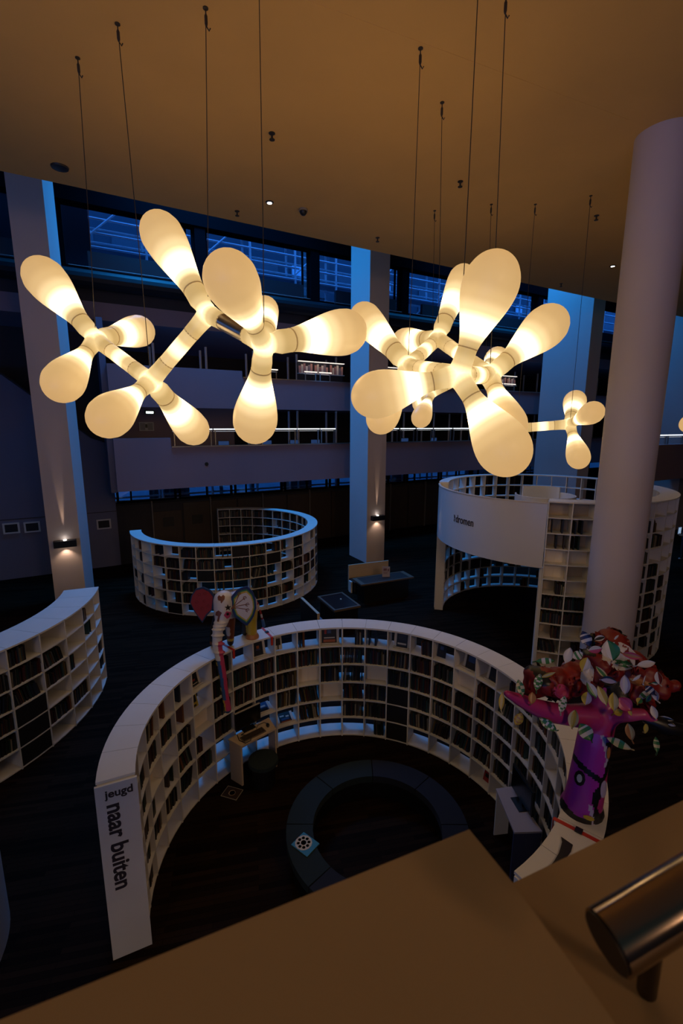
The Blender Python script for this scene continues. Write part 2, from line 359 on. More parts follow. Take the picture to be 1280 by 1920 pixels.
sconce(-0.74, 15.99, 2.25, 'black box uplight on the left square column')
sconce(10.56, 15.99, 1.95, 'black box uplight on the middle square column')
# ---- ceiling fittings
def ceil_disc(name, x, y, label, cat, group, parts):
    r = thing(name, label, cat, (x, y, 11.0), 0, group)
    for nm, prof, m in parts:
        mb = MB(); mb.lathe(prof, 14); mb.build(nm, m, r, True)
    return r
spr = [(-1.28, 9.52, 'sprinkler head on the ceiling beside the fourth cable'), (-2.61, 12.66, 'sprinkler head near the ceiling edge, left of the spotlight'), (2.56, 11.2, 'sprinkler head on the ceiling above the right lamp cluster'), (6.41, 12.85, 'sprinkler head on the ceiling left of the round column'), (1.0, 14.3, 'sprinkler head at the ceiling edge above the middle column'), (8.2, 18.6, 'small sprinkler head at the ceiling edge near the wide column'), (12.3, 21.2, 'sprinkler head at the ceiling edge right of the round column')]
for x, y, lb in spr:
    ceil_disc('sprinkler', x, y, lb, 'sprinkler', 'ceiling sprinklers', [('rose', [(.0, -.012), (.06, -.008), (.06, 0)], CABLE), ('stem', [(.018, -.1), (.018, 0)], CABLE), ('deflector', [(.05, -.11), (.05, -.1)], CABLE)])
for x, y, lb in ((-1.73, 12.18, 'small lit ceiling spotlight beside the camera dome'), (8.98, 16.6, 'small lit ceiling spotlight left of the round column')):
    ceil_disc('spotlight', x, y, lb, 'spotlight', 'recessed ceiling spots', [('trim', [(.085, -.02), (.1, 0)], DARKW), ('lens', [(.0, -.028), (.055, -.026), (.055, -.02)], emit_mat('spot_lens', (1, .97, .92), 9))])
ceil_disc('camera_dome', -0.96, 12.54, 'dark dome camera on the ceiling near its edge', 'camera', None, [('base', [(.11, -.05), (.11, 0)], mat('dome_base', (.3, .25, .2), .5)), ('dome', [(0, -.15), (.05, -.135), (.085, -.09), (.09, -.05)], BLACK)])
ceil_disc('speaker', -5.81, 10.66, 'dark round ceiling speaker near the left column', 'speaker', None, [('rim', [(.16, -.03), (.17, 0)], CABLE), ('grille', [(0, -.04), (.1, -.036), (.14, -.03)], BLACK)])
# ================================================================== gallery furniture far behind
LED = emit_mat('reading_strip', (.85, .92, 1), 1.5); LEDW = emit_mat('shelf_strip', (1, .9, .8), 1.1)
def strip(name, s0, s1, c, z, label, group, m=LED, posts=True):
    r = thing(name, label, 'railing', P(s0, c, z), A, group); W = s1-s0
    mb = MB(); mb.box((0, -.02, -.025), (W, .02, .02)); mb.build('light_strip', m, r)
    mb = MB(); mb.tube([(0, .05, -.09), (W, .05, -.09)], 0.014, 6); mb.build('rail', STEEL, r)
    if posts:
        for x in (0.06, W-0.06): boxo('post', (x-.02, .02, -.62), (x+.02, .08, -.03), STEEL, r)
seg = [(3.0, 4.5), (4.55, 6.4), (6.5, 8.1), (8.15, 9.2), (9.25, 10.0), (12.6, 13.5), (13.6, 14.5), (14.6, 15.6), (15.7, 16.9), (17.0, 18.2), (18.4, 19.6), (19.8, 21.0), (23.6, 24.8), (24.9, 26.2)]
ords = 'first second third fourth fifth sixth seventh eighth ninth tenth eleventh twelfth thirteenth fourteenth fifteenth'.split()
for i, (a, b_) in enumerate(seg):
    strip('railing', a, b_, 18.62, 5.60, 'lit handrail section on the lower gallery, %s from the left' % ords[i], 'lower gallery handrails')
seg2 = [(6.5, 7.3), (8.5, 9.1), (9.2, 9.8), (12.9, 13.9), (14.0, 15.0), (16.6, 17.9), (18.0, 19.2), (19.3, 20.4), (20.5, 21.4)]
for i, (a, b_) in enumerate(seg2):
    strip('railing', a, b_, 18.62, 8.0, 'lit handrail section on the upper gallery, %s from the left' % ords[i], 'upper gallery handrails', LEDW)
for i, (a, b_) in enumerate(((20.7, 22.0), (22.1, 23.4), (23.5, 25.0))):
    strip('railing', a, b_, 10.82, 5.38, 'lit handrail section right of the round column, %s from the left' % ords[i], 'right gallery handrails')
# magazine racks on the upper gallery
cols = [(.35, .16, .13), (.42, .35, .28), (.2, .1, .1), (.5, .42, .36), (.15, .12, .14), (.4, .2, .16)]
for i, (a, n_) in enumerate(((8.6, 3), (12.7, 2), (20.9, 2))):
    r = thing('magazine_rack', ('lit magazine rack on the upper gallery, left of the middle column', 'lit magazine rack on the upper gallery, right of the middle column', 'lit magazine rack on the upper gallery, beside the wide blue column')[i], 'rack', P(a, 19.4, 6.9), A, 'upper gallery magazine racks')
    for j in range(n_):
        x = j*0.78
        boxo('backboard', (x, .2, 0), (x+.74, .24, 1.62), DARKW, r)
        boxo('rack_shelf', (x, 0, 1.1), (x+.74, .2, 1.13), EDGE, r)
        boxo('lamp', (x, .02, 1.62), (x+.74, .12, 1.65), LEDW, r)
        for q in range(6):
            mq = mat('magazine_%d' % q, cols[q], .5)
            boxo('magazine', (x+.03+.115*q, .1, 1.14), (x+.13+.115*q, .12, 1.14+.3+.06*((q*7+j) % 3)), mq, r)
        l = bpy.data.lights.new('rack_lamp', 'AREA'); l.size = .7; l.size_y = .06; l.shape = 'RECTANGLE'; l.energy = 1.6; l.color = (1, .75, .6)
        o = bpy.data.objects.new('rack_lamp', l); COL.objects.link(o); o.parent = r; o.location = (x+.37, -.1, 1.75); o.rotation_euler = (R(25), 0, 0)
# study tables and blue monitors behind the lower parapet
for i, s_ in enumerate((4.9, 6.9, 8.3, 9.4, 12.9, 14.8, 16.8)):
    r = thing('study_table', 'dark study table behind the lower gallery rail, %s from the left' % ords[i], 'table', P(s_, 20.3, 3.9), A, 'study tables on the lower gallery')
    mb = MB(); mb.box((0, 0, .72), (1.1, .7, .75)); mb.build('tabletop', mat('pale_top', (.3, .32, .36), .4), r)
    for x in (.03, 1.03):
        for y in (.03, .63): boxo('leg', (x, y, 0), (x+.04, y+.04, .72), STEEL, r)
    m_ = thing('monitor', 'computer monitor on the %s study table of the lower gallery' % ords[i], 'monitor', P(s_+.3, 20.6, 4.65), A, 'gallery monitors')
    boxo('bezel', (0, 0, .1), (.5, .03, .42), BLACK, m_); boxo('screen', (.02, -.004, .12), (.48, 0, .4), emit_mat('blue_screen', (.12, .3, .9), .5 if i > 3 else .12), m_)
    boxo('stand', (.22, 0, .012), (.28, .03, .1), STEEL, m_); boxo('foot', (.15, -.06, 0), (.35, .1, .012), STEEL, m_)
# emergency light and picture on the gallery back wall
r = thing('emergency_light', 'small lit emergency light on the wall above the lower gallery', 'light', P(2.67, 22.18, 6.28), A)
boxo('housing', (-.2, -.06, -.08), (.2, 0, .1), BLACK, r); boxo('diffuser', (-.15, -.075, -.04), (.15, -.06, .05), emit_mat('emergency', (.8, 1, .95), 3), r)
r = thing('wall_picture', 'grey framed picture under the emergency light', 'picture', P(2.5, 22.18, 5.68), A)
boxo('frame', (-.3, -.03, -.19), (.3, 0, .19), mat('pic_frame', (.5, .48, .5), .5), r)
mb = MB(); mb.box((-.26, -.036, -.15), (-.06, -.03, .15)); mb.box((.05, -.036, -.15), (.26, -.03, .15)); mb.box((-.05, -.038, -.05), (.04, -.03, .1), 1); mb.build('print', [mat('pic_grey', (.25, .24, .26), .5), BLACK], r)
# ================================================================== CURVED BOOKCASES
T = 0.022
def seam_arc(t0, t1, r0, r1, z0, z1, n=3):
    mb = MB(); mb.wedge(t0, t1, r0, r1, z0, z1, n); return mb
BOOKS = []            # (matrix, colour, cell label, group, score)
BCOL = {'black': (.008, .008, .009), 'dark blue': (.010, .016, .035), 'dark green': (.010, .024, .014), 'dark red': (.05, .010, .009), 'brown': (.035, .020, .012), 'grey': (.07, .068, .066), 'cream': (.24, .20, .14), 'orange': (.13, .045, .012), 'teal': (.012, .045, .05), 'ochre': (.12, .08, .02)}
BWT = ['black']*7 + ['dark blue']*4 + ['dark green']*3 + ['dark red']*3 + ['brown']*4 + ['grey']*2 + ['cream', 'orange', 'teal', 'ochre']
BM = {k: mat('book_' + k.replace(' ', '_'), v, .5) for k, v in BCOL.items()}
PAGES = mat('book_pages', (.16, .14, .11), .8)
def bookcase(name, label, group, cx, cy, rin, rout, rows, h, edges, codes, side, where, back=None, end_first=True, vis=None, seed=0, rowname=None):
    """edges: angles (deg) of the uprights in order; codes[bay][row from the top]; side 'in' or 'out' = the face that is read"""
    rnd = random.Random(seed)
    root = thing(name, label, 'bookcase', (cx, cy, 0), 0, group)
    base = 0.012; pitch = (h - 0.03 - base) / rows
    mu = MB(); mu.box((rin, -T/2, 0), (rout, T/2, h-0.03)); upm = mu.mesh('upright', WHITE)
    for th in edges: put('upright', upm, root, None, (0, 0, R(th)))
    da = abs(edges[1]-edges[0]); n = len(edges)-1; sg = 1 if edges[1] > edges[0] else -1
    gap = math.degrees(T/2/rin)
    bm_ = seam_arc(R(gap), R(da-gap), rin+.004, rout-.004, 0, T, 2).mesh('shelf_board', WHITE)
    tm = seam_arc(R(.06), R(da-.06), rin-.012, rout+.012, 0, .03, 3).mesh('top_panel', WHITE)
    cm = seam_arc(R(gap), R(da-gap), rout-.03 if side == 'in' else rin+.012, rout-.012 if side == 'in' else rin+.03, T, pitch, 2).mesh('back_panel', TAN)
    rm = (rin+rout)/2
    pm = seam_arc(R(gap), R(da-gap), rm-.03, rm-.015, T, pitch, 2).mesh('back_panel', mat('back_white', (.78, .66, .50), .55))
    km = seam_arc(R(gap), R(da-gap), (rin+.01 if side == 'in' else rout-.03), (rin+.03 if side == 'in' else rout-.01), T, pitch, 2).mesh('dark_panel', DARK)
    rf = rin if side == 'in' else rout; sd = 1 if side == 'in' else -1
    for b in range(n):
        lo = min(edges[b], edges[b+1]); hi = max(edges[b], edges[b+1])
        put('top_panel', tm, root, (0, 0, h-0.03), (0, 0, R(lo)))
        for r_ in range(rows):
            z = base + (rows-1-r_)*pitch
            put('shelf_board', bm_, root, (0, 0, z), (0, 0, R(lo)))
            c = codes(b, r_) if callable(codes) else codes[b][r_]
            if back and c not in 'KB' and (back == 'all' or rnd.random() < back): put('back_panel', cm, root, (0, 0, z), (0, 0, R(lo)))
            if c == 'B': put('back_panel', pm, root, (0, 0, z), (0, 0, R(lo)))
            if c == 'K': put('dark_panel', km, root, (0, 0, z), (0, 0, R(lo)))
            # books: local X tangential, Y radial
            x0 = math.radians(gap)*rf + .004; x1 = math.radians(da-gap)*rf - .004
            mid = R((lo+hi)/2); wid = x1-x0; top = pitch-T-.012
            Mz = Matrix.Translation((cx, cy, z+T+.001)) @ Matrix.Rotation(mid-PI/2, 4, 'Z')
            cl = rowname(b, r_) if rowname else '%s, row %s' % (where, ords[r_])
            pt = Vector((cx+rf*math.cos(mid), cy+rf*math.sin(mid), z+.18)); dv = Vector((0, 0, 5.83))-pt
            nrm = Vector((math.cos(mid), math.sin(mid), 0))*(-sd); face = nrm.dot(dv.normalized()); score = max(0, face)/dv.length_squared
            if vis and not vis(mid): score = -1
            def addbook(x, wth, hh, dd, lean=0.0, yoff=0.0):
                y = rf + sd*(.035+dd/2+yoff)
                M = Mz @ Matrix.Translation((x, y, 0))
                if sd < 0: M = M @ Matrix.Rotation(PI, 4, 'Z')
                if lean:
                    M = M @ Matrix.Translation((wth/2*(-1 if lean < 0 else 1), 0, 0)) @ Matrix.Rotation(lean, 4, 'Y') @ Matrix.Translation((-wth/2*(-1 if lean < 0 else 1), 0, 0))
                BOOKS.append((M @ Matrix.Diagonal((wth, dd, hh, 1)), rnd.choice(BWT), cl, group, score*wth*hh, x*sd))
            if c in 'FHL':
                x = -wid/2; stop = wid/2 if c != 'H' else -wid/2 + wid*rnd.uniform(.35, .65)
                if c == 'H' and rnd.random() < .5: x, stop = wid/2 - wid*rnd.uniform(.35, .6), wid/2
                ln = (rnd.choice((-1, 1))*rnd.uniform(.12, .24)) if c == 'L' else (rnd.choice((0, 0, .05, -.05)))
                if ln: 
                    if ln > 0: stop -= .31*math.sin(ln)
                    else: x += .31*math.sin(-ln)
                while True:
                    wth = rnd.uniform(.013, .030); hh = min(top*.97, rnd.uniform(.21, .30)); dd = rnd.uniform(.17, .22)
                    if x + wth*1.04 > stop: break
                    addbook(x+wth/2, wth, hh, dd, ln, rnd.uniform(0, .02)); x += wth*(1.06 + (.10 if ln else 0))
                    if rnd.random() < .03: x += .02
            elif c == 'S':
                addbook(rnd.uniform(-.08, .08), .035, top*.93, .24, 0, .02)
                addbook(.14*rnd.choice((-1, 1)), .02, top*.85, .2, 0, .02)
    return root
def flat_label(th): return R(th)
# --- the ring in the middle, lettered at its left end
mid_codes = ['FFFFFF', 'EFFFHF', 'LFBHFE', 'SFESFE', 'SSFLLE', 'EEBHFE', 'FFFFEE', 'EFFFEE', 'EFFEEE', 'EFFFEE', 'SFBLLE', 'EFFBEE', 'HFFFFE', 'SFBFFH', 'EFFKKK', 'HFFFFE', 'EFFFLE', 'EBFFLE', 'EFFFLE', 'HLFFFE', 'FFHFFE', 'FFFFFE', 'FBFFFE', 'FFFFFE', 'EFFFFF', 'FFHFFF', 'EFFFFE', 'EFFFFE']
MC = (0.108, 5.31)
med = [204.5-9.38*i for i in range(29)]
tens = lambda b: (ords + ['sixteenth', 'seventeenth', 'eighteenth', 'nineteenth', 'twentieth', 'twenty-first', 'twenty-second', 'twenty-third', 'twenty-fourth', 'twenty-fifth', 'twenty-sixth', 'twenty-seventh', 'twenty-eighth'])[b]
rows6 = ['top', 'second', 'third', 'fourth', 'fifth', 'bottom']
mid = bookcase('curved_bookcase', 'white ring bookcase in the middle, lettered end panel, elephant on top', 'curved white bookcases', *MC, 2.515, 2.865, 6, 2.21, med, mid_codes, 'in', '', seed=5,
               vis=lambda a: -0.35 < a < 3.5, rowname=lambda b, r_: '%s row, %s compartment from the lettered end' % (rows6[r_], tens(b)))
# lettered end panel
te = R(204.5)
mb = MB(); mb.box((2.49, .011, 0), (2.89, .04, 2.18)); ep = mb.build('end_panel', WHITE, mid, False, None, (0, 0, te))
er = Vector((math.cos(te), math.sin(te), 0)); tg = Vector((-math.sin(te), math.cos(te), 0)); up = Vector((0, 0, 1))
def on_end(xr, z): return er*xr + tg*.041 + up*z        # local to the bookcase; the outer edge is at the viewer's left
label_on('jeugd', 0.125, TEXT, frame_from(-er, up, tg, on_end(2.80, 2.03)), ep, bold=.003); 
label_on('naar buiten', 0.235, TEXT, frame_from(-up, -er, tg, on_end(2.79, 1.95)), ep, bold=.006)
for o in ep.children: o.matrix_parent_inverse = Matrix.Rotation(te, 4, 'Z').inverted()
# --- ring at the left edge
lcodes = ['EEEHHE', 'HSEEEE', 'EEHEFE', 'ELFEFE', 'HFLKKK', 'EHLFFE', 'FFFHFE', 'EFFFFE', 'FFFFFE']
led_ = [21.9-8.75*i for i in range(10)]
bookcase('curved_bookcase', 'wide white curved bookcase at the left, bluish top', 'curved white bookcases', -9.053, 8.391, 3.233, 3.889, 6, 2.23, led_, lcodes, 'out', '', back='all', seed=8,
         rowname=lambda b, r_: '%s row, %s compartment, left bookcase' % (rows6[r_], tens(b)))
# --- ring at the back, open on its left
def bcode(b, r_):
    rr = random.Random(b*13+r_*7+1)
    if b > 17: return rr.choice('FFFFFFHS')
    if b < 4: return rr.choice('EEEEHS')
    if r_ == 5: return rr.choice('EEEEK')
    return rr.choice('EEFFFFFHHSSKL')
bed = [-158.3+9.31*i for i in range(30)]
BCY = (-4.181, 16.609)
bookcase('curved_bookcase', 'white ring bookcase at the back, open to the left', 'curved white bookcases', *BCY, 2.94, 3.28, 6, 2.22, bed[:18], bcode, 'out', '', back=.04, seed=21,
         vis=lambda a: a < 0.3, rowname=lambda b, r_: '%s row, %s compartment from the open end, back bookcase' % (rows6[r_], tens(b)))
bookcase('curved_bookcase', 'far inner half of the white ring bookcase at the back', 'curved white bookcases', *BCY, 2.94, 3.28, 6, 2.22, bed[17:], lambda b, r_: bcode(b+18, r_), 'in', '', seed=22,
         vis=lambda a: a > 1, rowname=lambda b, r_: '%s row, %s compartment, far half of back bookcase' % (rows6[r_], tens(b)))
# --- tall ring at the right
tc = ['ESSBBHFFHLE', 'ESSBEBFFBHF', 'FFHBFFFFFFF', 'FFFFFFFFFFF', 'EFFFFFFFFFF', 'EHFEFFFFHHH', 'EEEEEHFHHHS', 'EEEEEEHEEHE', 'EEEEEEEEEEE', 'EEESEEEEEEE', 'EEEEEEEEEEE', 'EEEEEEEEEEE']
TC = (5.98, 13.25)
ted = [-113.5+9.35*i for i in range(31)]
rows11 = ['top'] + ords[1:10] + ['bottom']
bookcase('tall_bookcase', 'tall white curved bookcase partly behind the round column', 'tall white bookcase halves', *TC, 2.68, 3.08, 11, 4.1, ted[:13], tc, 'out', '', back='all', seed=31,
         rowname=lambda b, r_: '%s row, %s compartment of the tall bookcase' % (rows11[r_], tens(b)))
bookcase('tall_bookcase', 'far half of the tall ring bookcase, seen through its opening', 'tall white bookcase halves', *TC, 2.82, 3.08, 11, 4.1, ted[12:], lambda b, r_: ('E' if r_ < 3 else random.Random(b*5+r_).choice('EFFFHK' if r_ < 9 else 'EEEH')), 'in', '', seed=32,
         vis=lambda a: a > .7, rowname=lambda b, r_: '%s row, %s compartment of the far tall half' % (rows11[r_], tens(b)))
# --- curved bookcase whose end just enters at the lower left
bookcase('curved_bookcase', 'dim curved white bookcase cut by the lower left frame edge', 'curved white bookcases', -5.02, 3.75, 0.95, 1.30, 6, 2.21, [-60+20*i for i in range(7)], lambda b, r_: 'E', 'in', '', back=None, seed=41)
mb = MB(); mb.wedge(R(-60), R(60), 1.30, 1.315, 0, 2.18, 24); mb.build('outer_panel', mat('grey_laminate', (.3, .3, .32), .5), bpy.data.objects['curved_bookcase.004'], True)
# --- gateway of the tall ring: curved lettered panel on two posts
gw = thing('gateway', 'bluish white curved gateway panel lettered over the tall ring entrance', 'gateway', (*TC, 0))
mb = MB(); mb.wedge(R(165.5), R(246.0), 3.06, 3.10, 2.50, 4.03, 40); GLOSSW = mat('gloss_white', (.62, .60, .60), .22, noise=.03, nscale=1.5)
gp = mb.build('curved_panel', GLOSSW, gw, True)
mb = MB(); mb.wedge(R(165.5), R(246.0), 3.05, 3.11, 4.03, 4.055, 40); mb.build('top_edge', EDGE, gw)
for th, nm in ((164.5, 'post'), (245.8, 'post')):
    mb = MB(); mb.lathe([(.055, 0), (.055, 2.5)], 16, 0, Matrix.Translation((3.0*math.cos(R(th)), 3.0*math.sin(R(th)), 0))); mb.build(nm, WHITE, gw, True)
mb = MB(); mb.box((2.97, -.02, 0), (3.1, .02, 4.1)); mb.build('post', WHITE, gw, False, None, (0, 0, R(164)))
def curved_text(body, size, ang0, z0, rad, vert=False, sx=1.0):
    me = text_mesh(body, size, .004, .003 if not vert else .001)
    for v in me.vertices:
        x, y, zz = v.co
        if vert: x, y = -y, x
        a = ang0 + x*sx/rad
        v.co = ((rad+zz+.004)*math.cos(a), (rad+zz+.004)*math.sin(a), z0+y)
    me.materials.append(TEXT); return put('lettering', me, gp)
curved_text('dromen', .29, R(200.4), 3.24, 3.10, False, .74)
curved_text('jeugd', .085, R(199.6), 3.24, 3.10, True)
# inner turret
tr = thing('turret', 'white curved inner turret inside the tall ring', 'turret', (5.45, 12.25, 0))
mb = MB(); mb.wedge(R(150), R(395), .72, .76, 2.6, 3.98, 36); mb.build('curved_wall', GLOSSW, tr, True)
mb = MB(); mb.wedge(R(35), R(120), .70, .74, 2.6, 4.12, 20); mb.build('raised_wall', GLOSSW, tr, True)
mb = MB(); mb.lathe([(2.66, 2.5), (2.66, 2.6)], 40, 0, Matrix.Translation((TC[0]-5.45, TC[1]-12.25, 0))); mb.build('platform', DARK, tr)
# ---- the books: the 300 that show largest are objects, the rest one object
def book_mesh(cm):
    mb = MB(); t = .12
    mb.box((-.5, -.5, 0), (-.5+t, .5, 1)); mb.box((.5-t, -.5, 0), (.5, .5, 1)); mb.box((-.5+t, -.5, 0), (.5-t, -.44, 1)); mb.box((-.5+t, -.44, .02), (.5-t, .47, .97), 1)
    return mb
bmesh_by = {k: book_mesh(m).mesh('book', [m, PAGES]) for k, m in BM.items()}
order = sorted(range(len(BOOKS)), key=lambda i: -BOOKS[i][4])
solo = set(order[:290])
rest = MB(); keys = list(BM); bt = {k: book_mesh(BM[k]) for k in keys}
cells = {}
for b_ in BOOKS: cells.setdefault((b_[1], b_[2]), []).append(b_[5])
for q in cells.values(): q.sort()
for i, (M, c, cl, g, sc_, xx) in enumerate(BOOKS):
    if i in solo:
        o = bpy.data.objects.new('book', bmesh_by[c]); COL.objects.link(o); o.matrix_world = M
        q = cells[(c, cl)]; nth = tens(min(27, q.index(xx))) + ' ' if len(q) > 1 else ''
        tag(o, '%s%s book%s, %s' % (nth, c, ' from the left' if nth else '', cl), 'book', 'thin books standing on the curved shelves')
    else:
        n0 = len(rest.v); src = bt[c]; ci = keys.index(c)
        rest.v.extend([M @ v for v in src.v])
        for f_, m_ in zip(src.f, src.m): rest.f.append(tuple(n0+q for q in f_)); rest.m.append(len(keys) if m_ else ci)
ro = rest.build('books', [BM[k] for k in keys] + [PAGES]); ro['kind'] = 'stuff'; tag(ro, 'remaining small books filling the curved white bookcases', 'books')
# ---- face-out picture books in the top row and on slopes of the middle ring
def cover(name, label, parent_ang, row, side_off, w_, h_, base, marks, tilt=14, flat=False, easel=True, rr=2.515):
    """picture book leaning on a white easel in a compartment of the middle ring; marks: (x,y,w,h,colour) on its cover"""
    pitch = (2.21-.042)/6; z = .012+(5-row)*pitch+T+.001
    th = R(parent_ang); 
    base_M = Matrix.Translation((*MC, z)) @ Matrix.Rotation(th-PI/2, 4, 'Z') @ Matrix.Translation((side_off, rr+(.12 if not flat else .06), 0)) 
    tl = Matrix.Rotation(R(-tilt if not flat else -68), 4, 'X')
    if easel:
        e = MB(); e.box((-w_/2-.05, .012, 0), (w_/2+.05, .02, h_+.02), 0, tl); e.box((-w_/2-.05, -.035, 0), (w_/2+.05, .012, .012), 0, tl)
        eo = e.build('display_easel', mat('easel_white', (.60, .55, .48), .5)); eo.matrix_world = base_M
        tag(eo, 'white easel behind the ' + ' '.join(label.split()[:12]), 'easel', None)
    mb = MB(); mb.box((-w_/2, 0, .013), (w_/2, .010, .013+h_), 0, tl)
    mats_ = [mat('cover_%s' % base[0], base[1], .45)]
    for (x, y, ww, hh, cn, cc) in marks:
        mb.box((x-ww/2, -.0012, .013+y-hh/2), (x+ww/2, .0005, .013+y+hh/2), len(mats_), tl); mats_.append(mat('cover_%s' % cn, cc, .45))
    o = mb.build('picture_book', mats_); o.matrix_world = base_M
    return tag(o, label, 'book')
ba = lambda b: 204.5-9.38*(b+.5)
Wc, Yc, Oc, Rc, Bc, Gc, Kc = ('w', (.5, .47, .4)), ('y', (.42, .30, .03)), ('o', (.35, .09, .02)), ('r', (.28, .02, .02)), ('b', (.03, .07, .2)), ('g', (.03, .12, .05)), ('k', (.006, .006, .008))
def mk(*a): return [(x, y, w_, h_, c[0], c[1]) for x, y, w_, h_, c in a]
cover('pb', 'black and yellow picture book left of the elephant trunk, top row', ba(5), 0, -.04, .19, .27, Kc, mk((.0, .22, .06, .06, Yc), (-.05, .06, .05, .05, Yc), (.03, .03, .1, .012, Wc), (.0, .09, .08, .03, Rc)))
cover('pb', 'yellow and black picture book left of the elephant trunk, second row', ba(5), 1, -.05, .16, .24, Yc, mk((0, .14, .11, .12, Kc), (0, .03, .08, .03, Kc)), easel=False)
cover('pb', 'dark blue picture book with orange figure beside the elephant hind leg', ba(8), 0, -.05, .18, .24, ('navy', (.008, .014, .03)), mk((0, .13, .05, .07, Oc), (0, .1, .08, .03, Bc)))
cover('pb', 'white picture book with black tree drawing in the top row', ba(9), 0, -.11, .15, .24, Wc, mk((0, .14, .1, .12, Kc), (0, .06, .02, .1, Kc), (-.03, .2, .03, .03, Yc)), easel=False)
cover('pb', 'dark picture book with white caption and orange foot, top row centre', ba(11), 0, -.02, .27, .28, Kc, mk((0, .2, .07, .06, Bc), (0, .09, .2, .02, Wc), (0, .035, .22, .05, Oc), (-.07, .2, .04, .08, Rc)))
cover('pb', 'black picture book with white caption at its foot, top row', ba(14), 0, .02, .2, .28, Kc, mk((0, .06, .16, .03, Wc), (0, .18, .14, .1, ('dk', (.02, .02, .025)))))
cover('pb', 'dark blue picture book with silver figure, top row right of centre', ba(16)+3, 0, .03, .16, .25, ('navy', (.008, .014, .03)), mk((0, .16, .06, .06, Bc), (0, .08, .09, .05, ('dk', (.02, .02, .025)))), easel=False)
cover('pb', 'plain dark picture book standing on an easel, top row at the right', ba(17), 0, .02, .2, .28, ('dk', (.02, .02, .025)), mk((0, .16, .12, .1, Bc)))
cover('pb', 'second plain dark picture book on an easel, further right', ba(18), 0, .03, .17, .27, ('navy', (.008, .014, .03)), mk((0, .05, .1, .02, ('dk', (.02, .02, .025)))))
cover('pb', 'picture book with blue mountains lying beside the computer desk', ba(8)-1, 3, -.04, .2, .2, Bc, mk((0, .05, .16, .07, Kc), (0, .12, .12, .03, Wc), (0, .015, .18, .02, Gc)), flat=True)
cover('pb', 'dark picture book with white lettering lying on a low slope', ba(9), 4, 0, .22, .22, Kc, mk((-.05, .15, .08, .03, Wc), (.05, .13, .06, .03, Wc), (0, .03, .18, .03, Oc), (0, .08, .14, .04, Bc)), flat=True)
cover('pb', 'red picture book leaning in the top row near the lettered end', ba(2), 0, .03, .2, .26, Rc, mk((0, .15, .1, .1, Wc)))
cover('pb', 'colourful orange picture book low at the lettered end', ba(1), 4, 0, .2, .24, Oc, mk((0, .15, .12, .08, Wc), (0, .06, .1, .05, Kc)), easel=False)
cover('pb', 'bluish picture book right of the tree branch', ba(21), 0, 0, .15, .22, Bc, mk((0, .12, .1, .08, Wc)), easel=False)
cover('pb', 'red picture book low beside the right desk', ba(18), 5, .05, .16, .2, Rc, mk((0, .1, .1, .06, Kc)), easel=False)
# ================================================================== PENDANT LAMPS
HUBS = {'A': [-3.93, 7.77, 7.14], 'B': [-2.87, 7.19, 6.45], 'C': [-1.91, 7.0, 7.36], 'D': [-1.01, 6.3, 6.84], 'E': [1.04, 7.58, 6.72], 'F': [1.71, 8.69, 7.33], 'G': [1.43, 5.9, 6.42], 'I': [2.11, 6.85, 6.51], 'M': [2.34, 12.5, 6.62], 'N': [3.67, 12.3, 7.24], 'K': [4.54, 12.2, 5.72], 'J': [5.72, 11.8, 5.83], 'Q': [10.35, 12.6, 6.25]}
PODS = [('A', -4.78, 7.98, 8.12, 0.325), ('A', -4.12, 7.04, 6.4, 0.291), ('A', -3.77, 9.1, 7.52, 0.279), ('B', -3.14, 6.34, 5.9, 0.287), ('B', -2.65, 8.37, 5.72, 0.295), ('C', -2.62, 7.32, 8.53, 0.305), ('D', -1.22, 5.42, 7.38, 0.302), ('D', 0.06, 7.15, 7.15, 0.321), ('D', -1.29, 6.99, 5.84, 0.325), ('D', -1.17, 7.49, 7.54, 0.203), ('E', 0.38, 8.41, 7.62, 0.265), ('E', 0.6, 7.07, 5.91, 0.248), ('F', 2.23, 9.25, 8.5, 0.248), ('F', 1.28, 10.01, 7.48, 0.275), ('G', 1.72, 5.72, 7.45, 0.325), ('G', 0.41, 6.0, 6.18, 0.296), ('G', 1.95, 5.56, 5.52, 0.325), ('I', 3.0, 7.13, 7.25, 0.304), ('I', 2.17, 6.08, 5.8, 0.235), ('N', 4.3, 13.36, 7.61, 0.325), ('M', 1.98, 11.77, 5.97, 0.253), ('M', 2.32, 13.88, 6.41, 0.265), ('J', 6.33, 12.89, 6.46, 0.29), ('J', 5.73, 10.78, 6.1, 0.256), ('J', 5.68, 11.12, 5.03, 0.268), ('Q', 9.35, 12.5, 6.6, 0.26), ('Q', 9.55, 12.9, 5.85, 0.26), ('Q', 11.2, 12.3, 6.9, 0.26)]
def axis_mat(o, d):
    return Matrix.Translation(o) @ d.to_track_quat('Z', 'Y').to_matrix().to_4x4()
def pod_mesh(Rr, n=20):
    """tear-drop shade, unit distance from the hub to the centre of its round end"""
    r0 = 0.108; prof = [(r0, .30)]
    zm = .96; e_ = 1 + Rr - zm
    for q in range(1, 10):
        t = q/10; h = t*t*(3-2*t)*.72 + t*.28*(2-t)
        prof.append((r0 + (Rr-r0)*h, .30 + (zm-.30)*t))
    for q in range(0, 12):
        a = PI/2*q/11
        prof.append((Rr*math.cos(a), zm + e_*math.sin(a)))
    prof[-1] = (0, 1+Rr)
    mb = MB(); mb.lathe(prof, n); return mb.mesh('shade', SHADE, True)
